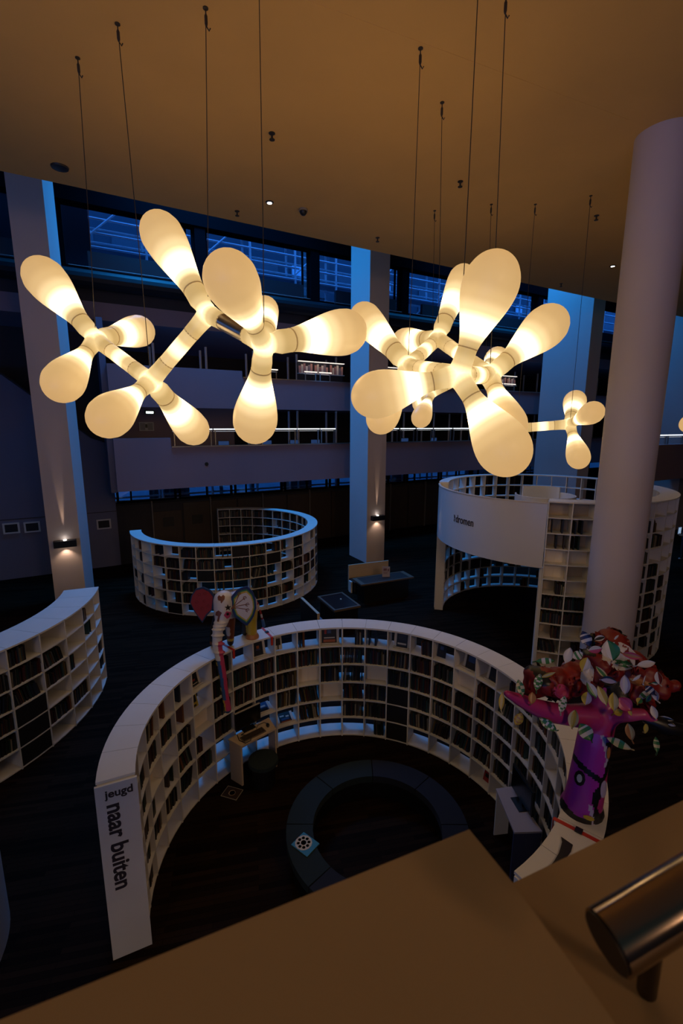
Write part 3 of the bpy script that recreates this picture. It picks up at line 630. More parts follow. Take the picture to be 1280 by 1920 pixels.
def lamp(label, hubs, links, cables, sleeve=None):
    h0 = Vector(HUBS[hubs[0]]); root = thing('pendant_lamp', label, 'lamp', h0, 0, 'branching bulb lamps')
    def loc(o, M): o.parent = root; o.matrix_parent_inverse = Matrix.Translation(h0).inverted(); o.matrix_basis = M
    for h in hubs:
        hp = Vector(HUBS[h]); arms = []
        for (hh, x, y, z, r_) in PODS:
            if hh == h:
                v = Vector((x, y, z))-hp; L = v.length; M = axis_mat(hp, v.normalized()) @ Matrix.Scale(L, 4)
                loc(put('shade', pod_mesh(r_/L)), M); arms.append((v.normalized(), .31*L, .108*L))
                mb = MB(); mb.tube([(0, 0, .293), (0, 0, .307)], 0.1115, 20); loc(mb.build('collar', COLLAR), M)
        for l in links:
            if h in l:
                v = Vector(HUBS[l[1] if l[0] == h else l[0]])-hp; arms.append((v.normalized(), .29*v.length, .116))
        mb = MB()
        for d, L, r_ in arms: mb.tube([Vector((0, 0, 0)), d*.06, d*.14, d*.24, d*L], [.12, .136, .125, r_*1.02, r_], 16)
        mb.lathe([(0, -.13), (.075, -.106), (.12, -.05), (.13, 0), (.12, .05), (.075, .106), (0, .13)], 16)
        loc(mb.build('hub', HUBM, None, True), Matrix.Translation(hp))
    for l in links:
        a, b = Vector(HUBS[l[0]]), Vector(HUBS[l[1]]); v = b-a; L = v.length
        mb = MB(); mb.tube([(0, 0, -.22*L), (0, 0, 0), (0, 0, .22*L)], .113, 18)
        if l == sleeve:
            loc(mb.build('sleeve', STEEL, None, True), axis_mat((a+b)/2, v.normalized()))
        else: loc(mb.build('link_tube', LINKM, None, True), axis_mat((a+b)/2, v.normalized()))
        for q in (-.215, .215):
            mb = MB(); mb.tube([(0, 0, q*L-.008), (0, 0, q*L+.008)], .1165, 18); loc(mb.build('collar', COLLAR), axis_mat((a+b)/2, v.normalized()))
    for h, x, y in cables:
        p = Vector(HUBS[h]); top = Vector((x, y, 11.0))
        mb = MB(); mb.tube([p+Vector((0, 0, .05)), (p*2+top)/3+Vector((.008, 0, 0)), top-Vector((0, 0, .05))], .0055, 6); loc(mb.build('cable', CABLE), Matrix())
        mb = MB(); mb.lathe([(.012, -.2), (.02, -.17), (.02, -.09), (.008, -.06), (.008, -.02), (.035, -.010), (.035, 0)], 10)
        mb.tube([(0, 0, -.2), (.035, 0, -.25), (.05, 0, -.22)], .008, 6); loc(mb.build('ceiling_hook', CABLE), Matrix.Translation(top))
    return root
lamp('glowing pendant lamp at the left, ten bulb arms and a steel sleeve', 'ABCD', ['AB', 'BC', 'CD'], [('A', -3.82, 7.77), ('B', -2.97, 7.19), ('C', -1.74, 6.95), ('D', -0.97, 6.4)], 'CD')
lamp('glowing pendant lamp right of centre, nearest and largest bulbs', 'EFGI', ['EF', 'EG', 'FI', 'GI'], [('E', 1.09, 7.58), ('F', 1.63, 8.69), ('G', 1.47, 6.0), ('I', 2.0, 6.75)])
lamp('smaller far pendant lamp ending beside the round column', 'MNKJ', ['MN', 'NK', 'KJ'], [('M', 2.28, 12.6), ('N', 3.57, 12.26), ('K', 4.62, 12.25), ('J', 5.72, 11.82)])
lamp('pendant lamp at the right edge, mostly out of frame', 'Q', [], [('Q', 10.35, 12.6)])

# ================================================================== DESKS, BENCHES, SMALL THINGS
def board(name, pts, z0, z1, m, parent): 
    mb = MB(); mb.prism(pts, z0, z1); return mb.build(name, m, parent)
dk = thing('computer_desk', 'small pale desk with keyboard against the ring bookcase', 'desk', (-1.47, 6.9, 0))
off = lambda pts: [(x+1.47, y-6.9) for x, y in pts]
board('desktop', off([(-1.85, 6.73), (-1.60, 6.56), (-1.10, 7.00), (-1.27, 7.30)]), .725, .75, TAN, dk)
board('side_panel', off([(-1.83, 6.73), (-1.61, 6.58), (-1.59, 6.60), (-1.81, 6.75)]), 0, .725, TAN, dk)
board('side_panel', off([(-1.28, 7.27), (-1.12, 7.01), (-1.10, 7.02), (-1.26, 7.285)]), 0, .725, TAN, dk)
board('back_rail', off([(-1.80, 6.77), (-1.30, 7.25), (-1.32, 7.27), (-1.82, 6.79)]), .45, .725, TAN, dk)
r = thing('monitor', 'black computer monitor on the pale desk', 'monitor', (-1.56, 6.99, .75), R(42))
mb = MB(); mb.box((-.24, .0, .07), (.24, .035, .37)); mb.build('bezel', BLACK, r)
boxo('screen', (-.225, -.004, .085), (.225, 0, .355), mat('dead_screen', (.004, .004, .005), .25), r); boxo('top_edge', (-.24, 0, .37), (.24, .035, .376), mat('edge_grey', (.4, .36, .33), .4), r)
boxo('stand', (-.04, .01, .01), (.04, .04, .08), BLACK, r); boxo('foot', (-.11, -.05, 0), (.11, .06, .012), BLACK, r)
r = thing('keyboard', 'flat keyboard on the pale desk with its cable', 'keyboard', (-1.455, 6.83, .75), R(41))
boxo('body', (-.21, -.07, 0), (.21, .07, .018), mat('keyboard_beige', (.16, .12, .08), .5), r)
mb = MB()
for i in range(15):
    for j in range(5): mb.box((-.2+i*.0267, -.062+j*.0248, .018), (-.2+i*.0267+.022, -.062+j*.0248+.02, .026))
ko = mb.build('keys', mat('keys_brown', (.045, .03, .022), .5), r); ko['kind'] = 'stuff'
mb = MB(); mb.tube([(-.1, .07, .01), (-.16, .12, .008), (-.02, .14, .02), (.08, .13, .008)], .006, 6); mb.tube([(-.2, .17, .008), (-.245, .02, .008), (-.2, -.1, .008), (-.1, -.1, .008), (-.06, -.03, .03)], .006, 6); mb.build('cable', BLACK, r)
r = thing('mouse', 'black mouse on the right end of the pale desk', 'mouse', (-1.25, 7.07, .75), R(20))
mb = MB(); mb.lathe([(.03, 0), (.034, .012), (.028, .028), (.012, .036), (0, .037)], 14, 0, Matrix.Diagonal((.85, 1.5, 1, 1))); mb.build('body', BLACK, r, True)
mb = MB(); mb.tube([(0, .05, .01), (-.05, .1, .01), (-.16, .06, .01), (-.2, -.02, .01)], .0045, 6); mb.build('cable', BLACK, r)
TEAL = mat('teal_felt', (.003, .011, .012), .9, noise=.2, nscale=20); NAVY = mat('navy_felt', (.003, .005, .013), .9, noise=.2, nscale=20)
r = thing('stool', 'round dark teal stool in front of the pale desk', 'stool', (-1.27, 6.66, 0))
mb = MB(); mb.lathe([(.02, .46), (.205, .46), (.24, .44), (.245, .38), (.22, .36), (0.0, .36)], 28); mb.build('cushion', TEAL, r, True)
mb = MB(); mb.lathe([(.19, 0), (.19, .36)], 24); mb.build('base', BLACK, r)
r = thing('ring_bench', 'dark teal and navy ring bench in the middle of the ring', 'bench', (.5, 5.42, 0))
for i in range(8):
    mb = MB(); mb.wedge(R(45*i+.4), R(45*i+44.6), .88, 1.24, .32, .43, 8); mb.build('cushion', TEAL if i in (2, 3, 4) else NAVY, r)
mb = MB(); mb.wedge(0, 2*PI-1e-3, .94, 1.18, 0, .32, 48); mb.build('plinth', BLACK, r)
def toy_book(name, label, loc, rz, w_, h_, base, marks, disc=None):
    r = thing(name, label, 'book', loc, R(rz))
    boxo('pages', (-w_/2+.004, -h_/2+.004, .003), (w_/2-.004, h_/2-.004, .013), PAGES, r)
    mb = MB(); mb.box((-w_/2, -h_/2, 0), (w_/2, h_/2, .003)); mb.box((-w_/2, -h_/2, .013), (w_/2, h_/2, .016)); mb.build('cover', mat('toybook_'+name+label[:4], base, .4), r)
    for q, (x, y, rad, c) in enumerate(marks):
        mb = MB(); mb.lathe([(rad, .016), (rad, .0175)], 14, 0, Matrix.Translation((x, y, 0))); mb.build('cover_print', mat('print_%d%d%d' % tuple(int(k*99) for k in c), c, .4), r)
    return r
toy_book('board_book', 'green board book with a yellow disc of round pictures on the ring bench', (-.46, 5.10, .43), 52, .24, .28, (.02, .10, .07),
         [(0, .03, .112, (.50, .34, .10))] + [(.07*math.cos(a*PI/4), .03+.07*math.sin(a*PI/4), .021, c) for a, c in enumerate([(.35, .05, .02), (.006, .006, .006), (.4, .2, .02), (.35, .06, .03), (.3, .15, .02), (.35, .05, .02), (.02, .1, .13), (.42, .22, .02)])] + [(0, .03, .036, (.2, .22, .1))])
r = toy_book('board_book', 'brown picture book lying on the floor with pale spiral emblem', (-1.74, 6.42, 0), -18, .28, .22, (.03, .014, .006), [(0, 0, .055, (.4, .3, .22)), (.004, 0, .046, (.03, .014, .006)), (0, -.004, .034, (.4, .3, .22)), (.003, 0, .026, (.03, .014, .006)), (0, 0, .014, (.4, .3, .22))])
mb = MB()
for a, b_ in (((-.14, -.11, .016), (.14, -.104, .018)), ((-.14, .104, .016), (.14, .11, .018)), ((-.14, -.104, .016), (-.134, .104, .018)), ((.134, -.104, .016), (.14, .104, .018))): mb.box(a, b_)
mb.build('cover_border', mat('pale_border', (.42, .38, .3), .5), r)
# right hand desk inside the ring
dk = thing('computer_desk', 'grey topped desk with navy front at the right inside the ring', 'desk', (2.35, 5.35, 0))
off = lambda pts: [(x-2.35, y-5.35) for x, y in pts]
board('desktop', off([(2.2, 5.70), (2.44, 5.74), (2.56, 5.0), (2.2, 4.985)]), .725, .75, mat('grey_top', (.36, .32, .36), .5), dk)
board('side_panel', off([(2.21, 5.69), (2.42, 5.72), (2.42, 5.70), (2.21, 5.67)]), 0, .725, WHITE, dk)
board('front_panel', off([(2.2, 4.99), (2.55, 5.0), (2.55, 5.03), (2.2, 5.02)]), 0, .725, mat('navy_panel', (.03, .035, .09), .6), dk)
r = thing('monitor', 'black monitor standing on the right desk inside the ring', 'monitor', (2.44, 5.42, .75), R(-83))
boxo('bezel', (-.27, 0, .06), (.27, .035, .42), BLACK, r); boxo('screen', (-.25, -.004, .08), (.25, 0, .4), mat('dead_screen', (.004, .004, .005), .25), r); boxo('stand', (-.04, .0, .01), (.04, .03, .06), BLACK, r); boxo('foot', (-.12, -.08, 0), (.12, .04, .012), BLACK, r)
# furniture behind the ring
r = thing('settle', 'black bench with a tan backboard below the middle column', 'bench', (1.0, 15.95, 0), R(22))
boxo('seat', (-.78, -.5, .38), (.78, 0, .44), DARK, r); boxo('backboard', (-.8, 0, 0), (.78, .05, .92), TAN, r); boxo('base', (-.74, -.45, 0), (.74, -.02, .38), BLACK, r); boxo('white_foot', (-.84, -.3, 0), (-.78, -.1, .40), WHITE, r)
r = thing('low_table', 'long black table with brown edging before the tan bench', 'table', (1.42, 14.95, 0), R(24))
boxo('tabletop', (-.95, -.3, .68), (.95, .3, .70), DARK, r)
for a, b_ in (((-1.0, -.35, .66), (1.0, -.3, .71)), ((-1.0, .3, .66), (1.0, .35, .71)), ((-1.0, -.3, .66), (-.85, .3, .71)), ((.85, -.3, .66), (1.0, .3, .71))): boxo('edging', a, b_, mat('edge_brown', (.11, .075, .05), .5), r)
boxo('base', (-.85, -.26, 0), (.85, .26, .66), BLACK, r)
r = thing('sign_card', 'small lilac sign card standing on the long black table', 'sign', (1.52, 15.02, .71), R(4))
boxo('card', (-.13, 0, 0), (.13, .012, .36), mat('card_lilac', (.42, .36, .42), .5), r)
mb = MB(); mb.box((-.09, -.003, .22), (.02, 0, .30)); mb.box((-.09, -.003, .16), (.06, 0, .175)); mb.box((-.09, -.003, .12), (.04, 0, .135)); mb.box((.05, -.003, .2), (.1, 0, .28)); mb.build('print', mat('card_print', (.2, .1, .14), .6), r)
r = thing('display_table', 'low black glass topped display table with brown frame', 'table', (-.08, 12.88, 0), R(26))
boxo('glass_top', (-.36, -.54, .66), (.36, .54, .69), mat('black_glass', (.004, .004, .006), .25), r)
for a, b_ in (((-.42, -.6, .64), (.42, -.54, .70)), ((-.42, .54, .64), (.42, .6, .70)), ((-.42, -.54, .64), (-.36, .54, .70)), ((.36, -.54, .64), (.42, .54, .70))): boxo('frame', a, b_, mat('frame_brown', (.10, .07, .05), .5), r)
boxo('base', (-.36, -.54, 0), (.36, .54, .64), BLACK, r)
mb = MB(); mb.lathe([(.03, .69), (.03, .70), (.012, .715), (0, .72)], 10, 0, Matrix.Translation((.12, .1, 0))); mb.build('knob', STEEL, r)
r = thing('settle', 'bench seen from its end behind the ring, thin tan backboard', 'bench', (-.86, 11.82, 0), R(115.3))
boxo('backboard', (-.62, -.03, 0), (.62, .03, .98), DARK, r); boxo('top_edge', (-.62, -.035, .98), (.62, .035, 1.0), TAN, r); boxo('end_edge', (-.64, -.035, 0), (-.62, .035, 1.0), TAN, r)
boxo('seat', (-.6, -.46, .38), (.6, -.03, .43), mat('seat_grey', (.16, .15, .17), .7), r); boxo('base', (-.56, -.42, 0), (.56, -.05, .38), BLACK, r)
# ================================================================== FOREGROUND BALUSTRADE
L3 = [(-.369, .255), (-.278, .293), (.155, .475), (.184, .408), (.222, .298), (.262, .19), (.3, -.05), (-.42, -.05)]
struct(board('wall_balustrade', L3, 4.25, 5.35, LEDGE, None), 'pale painted balustrade ledge right below the viewer')
R3 = [(.186, .4445), (.492, .574), (.95, .77), (1.1, .2), (.5, -.05), (.31, -.05), (.268, .19), (.227, .299), (.189, .41)]
struct(board('wall_balustrade_2', R3, 4.2, 5.30, LEDGE, None), 'second pale balustrade panel, right, under the handrail')
r = thing('handrail', 'brushed steel handrail end at the lower right corner', 'handrail', (.22, .307, 5.411))
d = Vector((.5, .145, .1337)).normalized()*.55
mb = MB(); mb.tube([(0, 0, 0), d], .0235, 32); mb.build('tube', RAILM, r, True)
mb = MB(); mb.tube([-d.normalized()*.002, d.normalized()*.0005], .0215, 32); mb.build('end_cap', mat('cap_dark', (.02, .012, .008), .5, metal=.3), r, True)
mb = MB(); q = d.normalized()*.052; mb.tube([q-Vector((0, 0, .015)), q+Vector((.022, .024, -.121))], .0085, 16); mb.build('bracket', mat('bracket_dark', (.05, .035, .025), .35, metal=.9), r, True)
# ================================================================== SCULPTURES
def capsule(mb, pts, n=12):
    """pts: [(xyz, r)] swept with round ends"""
    P_ = [Vector(p) for p, _ in pts]; rr = [q for _, q in pts]; d0 = (P_[0]-P_[1]).normalized(); d1 = (P_[-1]-P_[-2]).normalized()
    a = [(P_[0]+d0*rr[0]*math.sin(t), rr[0]*math.cos(t)) for t in (1.35, .9, .45)]; b = [(P_[-1]+d1*rr[-1]*math.sin(t), rr[-1]*math.cos(t)) for t in (.45, .9, 1.35)]
    al = a + list(zip(P_, rr)) + b
    mb.tube([p for p, _ in al], [q for _, q in al], n)
def fuse(mb, voxel, smooth=4):
    me = mb.mesh('fuse', []); o = bpy.data.objects.new('fuse', me); COL.objects.link(o)
    m1 = o.modifiers.new('r', 'REMESH'); m1.mode = 'VOXEL'; m1.voxel_size = voxel
    m2 = o.modifiers.new('s', 'SMOOTH'); m2.iterations = smooth; m2.factor = .5
    me2 = bpy.data.meshes.new_from_object(o.evaluated_get(bpy.context.evaluated_depsgraph_get()))
    bpy.data.objects.remove(o); me2.polygons.foreach_set('use_smooth', [True]*len(me2.polygons)); return me2
def paint(me, mats, fn):
    me.materials.clear()
    for m in mats: me.materials.append(m)
    for p in me.polygons: p.material_index = fn(p.center, p.normal)
SW = mat('sculpt_white', (.58, .54, .52), .35); SR = mat('sculpt_red', (.19, .010, .008), .5); SP = mat('sculpt_pink', (.48, .05, .14), .35); SM = mat('sculpt_magenta', (.40, .03, .16), .3); SV = mat('sculpt_purple', (.36, .03, .34), .3)
SK = mat('sculpt_black', (.008, .007, .008), .4); SY = mat('sculpt_yellow', (.48, .34, .03), .4); SO = mat('sculpt_orange', (.36, .15, .05), .4); SG = mat('sculpt_green', (.03, .16, .05), .4); SN = mat('sculpt_navy', (.012, .02, .09), .4); SB = mat('sculpt_blue', (.03, .09, .26), .4); SBr = mat('sculpt_brown', (.16, .045, .015), .4); SL = mat('sculpt_lavender', (.42, .36, .50), .4); SDR = mat('sculpt_dark_red', (.26, .010, .004), .6)
NAMED = {'navy': SN, 'white': SW, 'green': SG, 'yellow': SY, 'cream': mat('sculpt_cream', (.52, .44, .25), .4), 'lavender': SL, 'black': SK, 'ochre': SO, 'pink': SP, 'red': SR}
def plate(name, pts, origin, x, y, th, mats, parent, fn=None, sub=1):
    """thick flat shape: outline pts (u,v) in the plane origin + u x + v y"""
    z = x.cross(y).normalized(); mb = MB(); k = len(pts); n0 = 0
    for h in (0, th):
        for u, v in pts: mb.v.append(origin + x*u + y*v + z*h)
    mb.face(range(k)[::-1]); mb.face(range(k, 2*k))
    for i in range(k): mb.face((i, (i+1) % k, k+(i+1) % k, k+i))
    return mb.build(name, mats, parent)
# --- elephant standing on the ring bookcase
EL = Vector((-1.7, 7.2, 2.21))
el = thing('elephant_sculpture', 'white painted elephant sculpture standing on the ring bookcase', 'sculpture', EL)
def e_(p): return Vector(p)-EL
mb = MB()
capsule(mb, [(e_((-1.86, 7.10, 2.92)), .19), (e_((-1.70, 7.26, 2.90)), .21), (e_((-1.59, 7.38, 2.84)), .17)], 16)          # trunk of the body
capsule(mb, [(e_((-1.875, 6.98, 3.05)), .165), (e_((-1.875, 6.93, 2.90)), .155), (e_((-1.895, 6.86, 2.74)), .105)], 16)      # head
capsule(mb, [(e_((-1.51, 7.40, 2.75)), .10), (e_((-1.525, 7.405, 2.5)), .085), (e_((-1.53, 7.41, 2.29)), .085)])          # hind legs
capsule(mb, [(e_((-1.66, 7.50, 2.75)), .10), (e_((-1.67, 7.50, 2.29)), .08)])
capsule(mb, [(e_((-1.80, 7.06, 2.75)), .085), (e_((-1.82, 7.08, 2.5)), .075), (e_((-1.83, 7.10, 2.27)), .055)])          # fore legs
capsule(mb, [(e_((-2.02, 7.18, 2.75)), .085), (e_((-2.09, 7.13, 2.5)), .07), (e_((-2.12, 7.10, 2.27)), .055)])
tp = [(-1.90, 6.84, 2.74), (-1.935, 6.76, 2.63), (-1.94, 6.71, 2.43), (-1.90, 6.67, 2.20), (-1.865, 6.65, 1.95), (-1.845, 6.64, 1.72), (-1.82, 6.63, 1.52), (-1.80, 6.62, 1.36)]
tr_ = [.10, .082, .075, .068, .064, .06, .055, .06]
capsule(mb, [(e_(p), q) for p, q in zip(tp, tr_)])
for i in range(6):                                                                                   # ridges on the upper trunk
    t = i/5; p = Vector(tp[0]).lerp(Vector(tp[1]), min(1, t*2)) if t < .5 else Vector(tp[1]).lerp(Vector(tp[3]), (t-.5)*2*.75)
    dd = (Vector(tp[2])-Vector(tp[1])).normalized(); mb.tube([e_(p-dd*.018), e_(p), e_(p+dd*.018)], [.065, .125-.02*t, .065], 14)
me = fuse(mb, .014, 3)
def trunk_x(z):
    for a, b in zip(tp, tp[1:]):
        if b[2] <= z <= a[2]:
            t = (a[2]-z)/(a[2]-b[2]); return a[0]+(b[0]-a[0])*t
    return tp[-1][0]
def epaint(c, n):
    w_ = c + EL
    if w_.y < 6.86 and w_.z < 2.50:
        if w_.z < 1.36: return 5
        dx = w_.x - trunk_x(w_.z)
        if w_.z > 2.2: return 0 if dx < .03 else 4
        if dx < -.03: return 2 if math.sin(w_.z*30) < .7 else 3
        if w_.z < 1.55: return 4 if dx > -.01 else 3
        return 5 if dx < .022 else 4
    if w_.z < 2.74 and (Vector((w_.x, w_.y, 0))-Vector((-1.52, 7.40, 0))).length < .12: return 6 if w_.z < 2.27 else 3
    if w_.z < 2.74 and (Vector((w_.x, w_.y, 0))-Vector((-1.81, 7.08, 0))).length < .11:
        return 2 if w_.z < 2.31 else 3 if w_.z < 2.36 else 7 if (w_.z < 2.42 or w_.z > 2.58) else 0 if w_.x < -1.8 else 7 if w_.z < 2.64 else 8
    if w_.z < 2.74 and w_.x < -1.98 and w_.y > 6.9: return 2 if w_.z > 2.3 else 7
    if w_.y > 7.2: return 9 if w_.z > 2.6 else 2
    return 0
paint(me, [SW, SP, SK, SY, SP, SB, SO, SBr, SG, SL], epaint)
put('body', me, el); bv = BVHTree.FromPolygons([v.co for v in me.vertices], [p.vertices for p in me.polygons])
mb = MB(); mb.lathe([(.085, .075), (.105, .05), (.115, .02), (.115, .002)], 18, 0, Matrix.Translation(e_((-1.53, 7.41, 2.21)))); mb.build('foot', SO, el, True)
# ears
ez = Vector((.26, -.93, .26)).normalized(); ex = Vector((1, .28, 0)).normalized(); ey = ez.cross(ex)*1
def ear(pts, origin, rings, lean):
    x = Vector((1, lean, 0)).normalized(); y = Vector((0, .12, 1)).normalized(); root_ = None
    cx_ = sum(p[0] for p in pts)/len(pts); cy_ = sum(p[1] for p in pts)/len(pts)
    for i, (sc_, m, nm) in enumerate(rings):
        q = [(cx_+(u-cx_)*sc_, cy_+(v-cy_)*sc_) for u, v in pts]
        z = x.cross(y).normalized(); o = plate(nm, q, e_(origin) + z*(.045+.004*i if i else 0), x, y, .045 if i == 0 else .004, m, root_ or el)
        if i == 0: root_ = o
    return root_
earR = [(-.09, .07), (0, .17), (.06, .2), (.16, .22), (.25, .12), (.29, .0), (.30, -.14), (.26, -.27), (.21, -.35), (.15, -.42), (.05, -.34), (-.04, -.26), (-.09, -.12)]
er_ = ear(earR, (-1.66, 6.97, 3.06), [(1, SN, 'ear'), (.86, SG, 'green_band'), (.78, SY, 'yellow_band'), (.69, SW, 'white_centre')], .22)
earL = [(.1, .02), (.03, .11), (-.08, .16), (-.2, .13), (-.27, .03), (-.30, -.09), (-.24, -.22), (-.16, -.34), (-.10, -.42), (-.03, -.3), (.07, -.2)]
elf = ear(earL, (-2.12, 7.02, 3.10), [(1, SK, 'ear'), (.9, SDR, 'red_face')], -.05)
# curls on the white ear, rings on the red one
def curl(path, parent, m, r_=.006):
    mb = MB(); mb.tube(path, r_, 6); return mb.build('painted_curl', m, parent)
xr = Vector((1, .22, 0)).normalized(); yr = Vector((0, .12, 1)).normalized(); zr = xr.cross(yr).normalized(); o0 = e_((-1.66, 6.97, 3.06)) + zr*.062
def on(u, v): return o0 + xr*u + yr*v
for (u, v) in ((.03, .11), (.12, .04), (.16, -.07), (.16, -.16)):
    curl([on(-.10, -.12), on(-.03+u*.2, -.06+v*.3), on(u*.75, v*.8-.01), on(u, v)] + [on(u+.028*math.cos(t)-.0, v+.028*math.sin(t)) for t in (0, 1.2, 2.4, 3.6, 4.8)], er_, SBr)
xl = Vector((1, -.05, 0)).normalized(); zl = xl.cross(yr).normalized(); o1 = e_((-2.12, 7.02, 3.10)) + zl*.056
for (u, v) in ((-.05, .06), (-.14, .04), (-.18, -.08), (-.06, -.06), (-.1, -.18), (0, -.14)):
    curl([o1+xl*(u+.022*math.cos(t))+yr*(v+.022*math.sin(t)) for t in (0, .8, 1.6, 2.4, 3.2, 4, 4.8, 5.6)], elf, SR, .003)
# painted motifs that follow the head
def decal(name, pts, origin, look, upv, m, parent, bvh, lift=.004):
    z = -look.normalized(); x = upv.cross(z).normalized(); y = z.cross(x)
    cu = sum(p[0] for p in pts)/len(pts); cv = sum(p[1] for p in pts)/len(pts); rings = [[(cu+(u-cu)*k, cv+(v-cv)*k) for u, v in pts] for k in (1, .66, .33)]; rings.append([(cu, cv)])
    mb = MB(); ids = []
    for rg in rings:
        row = []
        for u, v in rg:
            s_ = origin + x*u + y*v - look.normalized()*.5; h = bvh.ray_cast(s_, look.normalized(), 1.2)
            q = h[0] + h[1]*lift if h[0] else origin + x*u + y*v
            mb.v.append(q); row.append(len(mb.v)-1)
        ids.append(row)
    k = len(pts)
    for a, b in zip(ids, ids[1:]):
        for i in range(k):
            if len(b) == 1: mb.face((a[i], a[(i+1) % k], b[0]))
            else: mb.face((a[i], a[(i+1) % k], b[(i+1) % k], b[i]))
    return mb.build(name, m, parent)
heart = [(0, -.075), (-.05, -.015), (-.055, .03), (-.03, .055), (0, .03), (.03, .055), (.055, .03), (.05, -.015)]
star = [(.055*(1 if i % 2 == 0 else .42)*math.sin(i*PI/5), .055*(1 if i % 2 == 0 else .42)*math.cos(i*PI/5)) for i in range(10)]
lk = Vector((-1.88, 6.95, 3.0))-Vector((0, 0, 5.83)); lk.normalize()
hd = e_((-1.88, 6.93, 3.0)); bodyo = [o for o in el.children if o.name.startswith('body')][0]
decal('heart_motif', heart, hd+Vector((-.02, 0, .10)), lk, up, SBr, bodyo, bv)
decal('star_motif', star, hd+Vector((.075, 0, -.05)), lk, up, SK, bodyo, bv)
decal('eye_patch', [(.05*math.cos(t)*(1+.25*(i % 2)), .05*math.sin(t)*(1+.25*(i % 2))) for i, t in enumerate([k*PI/5 for k in range(10)])], hd+Vector((.07, 0, -.17)), lk, up, SP, bodyo, bv)
decal('eye', [(.022*math.cos(k*PI/4), .022*math.sin(k*PI/4)) for k in range(8)], hd+Vector((.065, 0, -.155)), lk, up, SK, bodyo, bv, .007)
decal('brown_flourish', [(-.06, .05), (-.02, .07), (.03, .03), (.0, -.02), (-.03, -.11), (-.05, -.09), (-.03, -.02), (-.07, .0)], hd+Vector((-.05, 0, -.17)), lk, up, SBr, bodyo, bv)
mb = MB(); tl_ = [e_(p) for p in ((-1.50, 7.42, 2.96), (-1.42, 7.44, 2.80), (-1.375, 7.45, 2.62), (-1.355, 7.46, 2.50))]
for i in range(3): mb.tube([tl_[i], tl_[i].lerp(tl_[i+1], .55)], .018, 8, 0); mb.tube([tl_[i].lerp(tl_[i+1], .55), tl_[i+1]], .018, 8, 1)
tl = mb.build('tail', [SW, SDR], el); mb = MB(); capsule(mb, [(tl_[3], .028), (tl_[3]+Vector((.02, .0, -.10)), .03)]); mb.build('tail_tuft', SB, tl, True)
def strap(th, label, buckle=False, rot=0):
    r = thing('strap', label, 'strap', (*MC, 0)); a = R(th); STR = mat('strap_red', (.50, .03, .015), .45)
    M = Matrix.Rotation(a, 4, 'Z') @ Matrix.Translation((2.69, 0, 0)) @ Matrix.Rotation(R(rot), 4, 'Z')
    mb = MB(); mb.box((-.215, -.02, 2.2105), (.215, .02, 2.2145), 0, M); mb.box((-.219, -.02, 2.06), (-.2145, .02, 2.2145), 0, M); mb.box((.2145, -.02, 2.06), (.219, .02, 2.2145), 0, M); mb.build('band', STR, r)
    if buckle: mb = MB(); mb.box((-.03, -.03, 2.2145), (.03, .03, 2.228), 0, M); mb.build('buckle', SK, r)
strap(121.8, 'red strap over the bookcase behind the elephant', True); strap(138.5, 'red strap over the bookcase under the elephant trunk')
# --- painted tree standing on the ring bookcase
TR = Vector((2.25, 3.72, 2.21))
te_ = thing('tree_sculpture', 'painted magenta tree sculpture with red crown and many coloured leaves', 'sculpture', TR)
def t_(p): return Vector(p)-TR
mb = MB()
capsule(mb, [(t_((2.30, 3.80, 2.27)), .17), (t_((2.30, 3.77, 2.50)), .16), (t_((2.31, 3.77, 2.75)), .15), (t_((2.33, 3.78, 2.98)), .145), (t_((2.36, 3.8, 3.17)), .14), (t_((2.39, 3.85, 3.36)), .12), (t_((2.42, 3.88, 3.6)), .10)], 18)
mb.tube([t_((2.31, 3.82, 2.211)), t_((2.30, 3.80, 2.30))], [.20, .17], 18)
capsule(mb, [(t_((2.27, 3.78, 3.22)), .12), (t_((2.05, 3.74, 3.26)), .095), (t_((1.88, 3.70, 3.31)), .09), (t_((1.72, 3.67, 3.38)), .075), (t_((1.55, 3.63, 3.48)), .055), (t_((1.42, 3.60, 3.56)), .03)], 14)
capsule(mb, [(t_((2.40, 3.80, 3.16)), .10), (t_((2.46, 3.72, 3.28)), .075), (t_((2.52, 3.63, 3.34)), .06), (t_((2.62, 3.61, 3.36)), .05), (t_((2.76, 3.60, 3.29)), .03)], 12)
me = fuse(mb, .016, 3)
def tpaint(c, n):
    w_ = c + TR; ax = 2.29 + (w_.z-2.21)*.075; dx = w_.x - ax
    if w_.z > 3.12:
        return 1 if w_.x > 2.46 and w_.y < 3.75 else 2
    band = .04 + .045*math.sin(w_.z*9+1.0)
    if n.y < .35:
        if abs(dx-band) < .030+.012*math.sin(w_.z*23) and w_.z < 3.05: return 3
        if abs(dx-band+.045) < .018 and math.sin(w_.z*9) > .1: return 4
        if 2.66 < w_.z + dx*.6 < 2.72 and dx < band: return 3
        if w_.z < 2.29+.03*math.sin(dx*20): return 3
    return 0 if dx < band else 5
paint(me, [SV, SP, SM, SK, SL, SM], tpaint); tk = put('trunk', me, te_)
tb = BVHTree.FromPolygons([v.co for v in me.vertices], [p.vertices for p in me.polygons])
lk2 = (Vector((2.25, 3.7, 2.7))-Vector((0, 0, 5.83))).normalized()
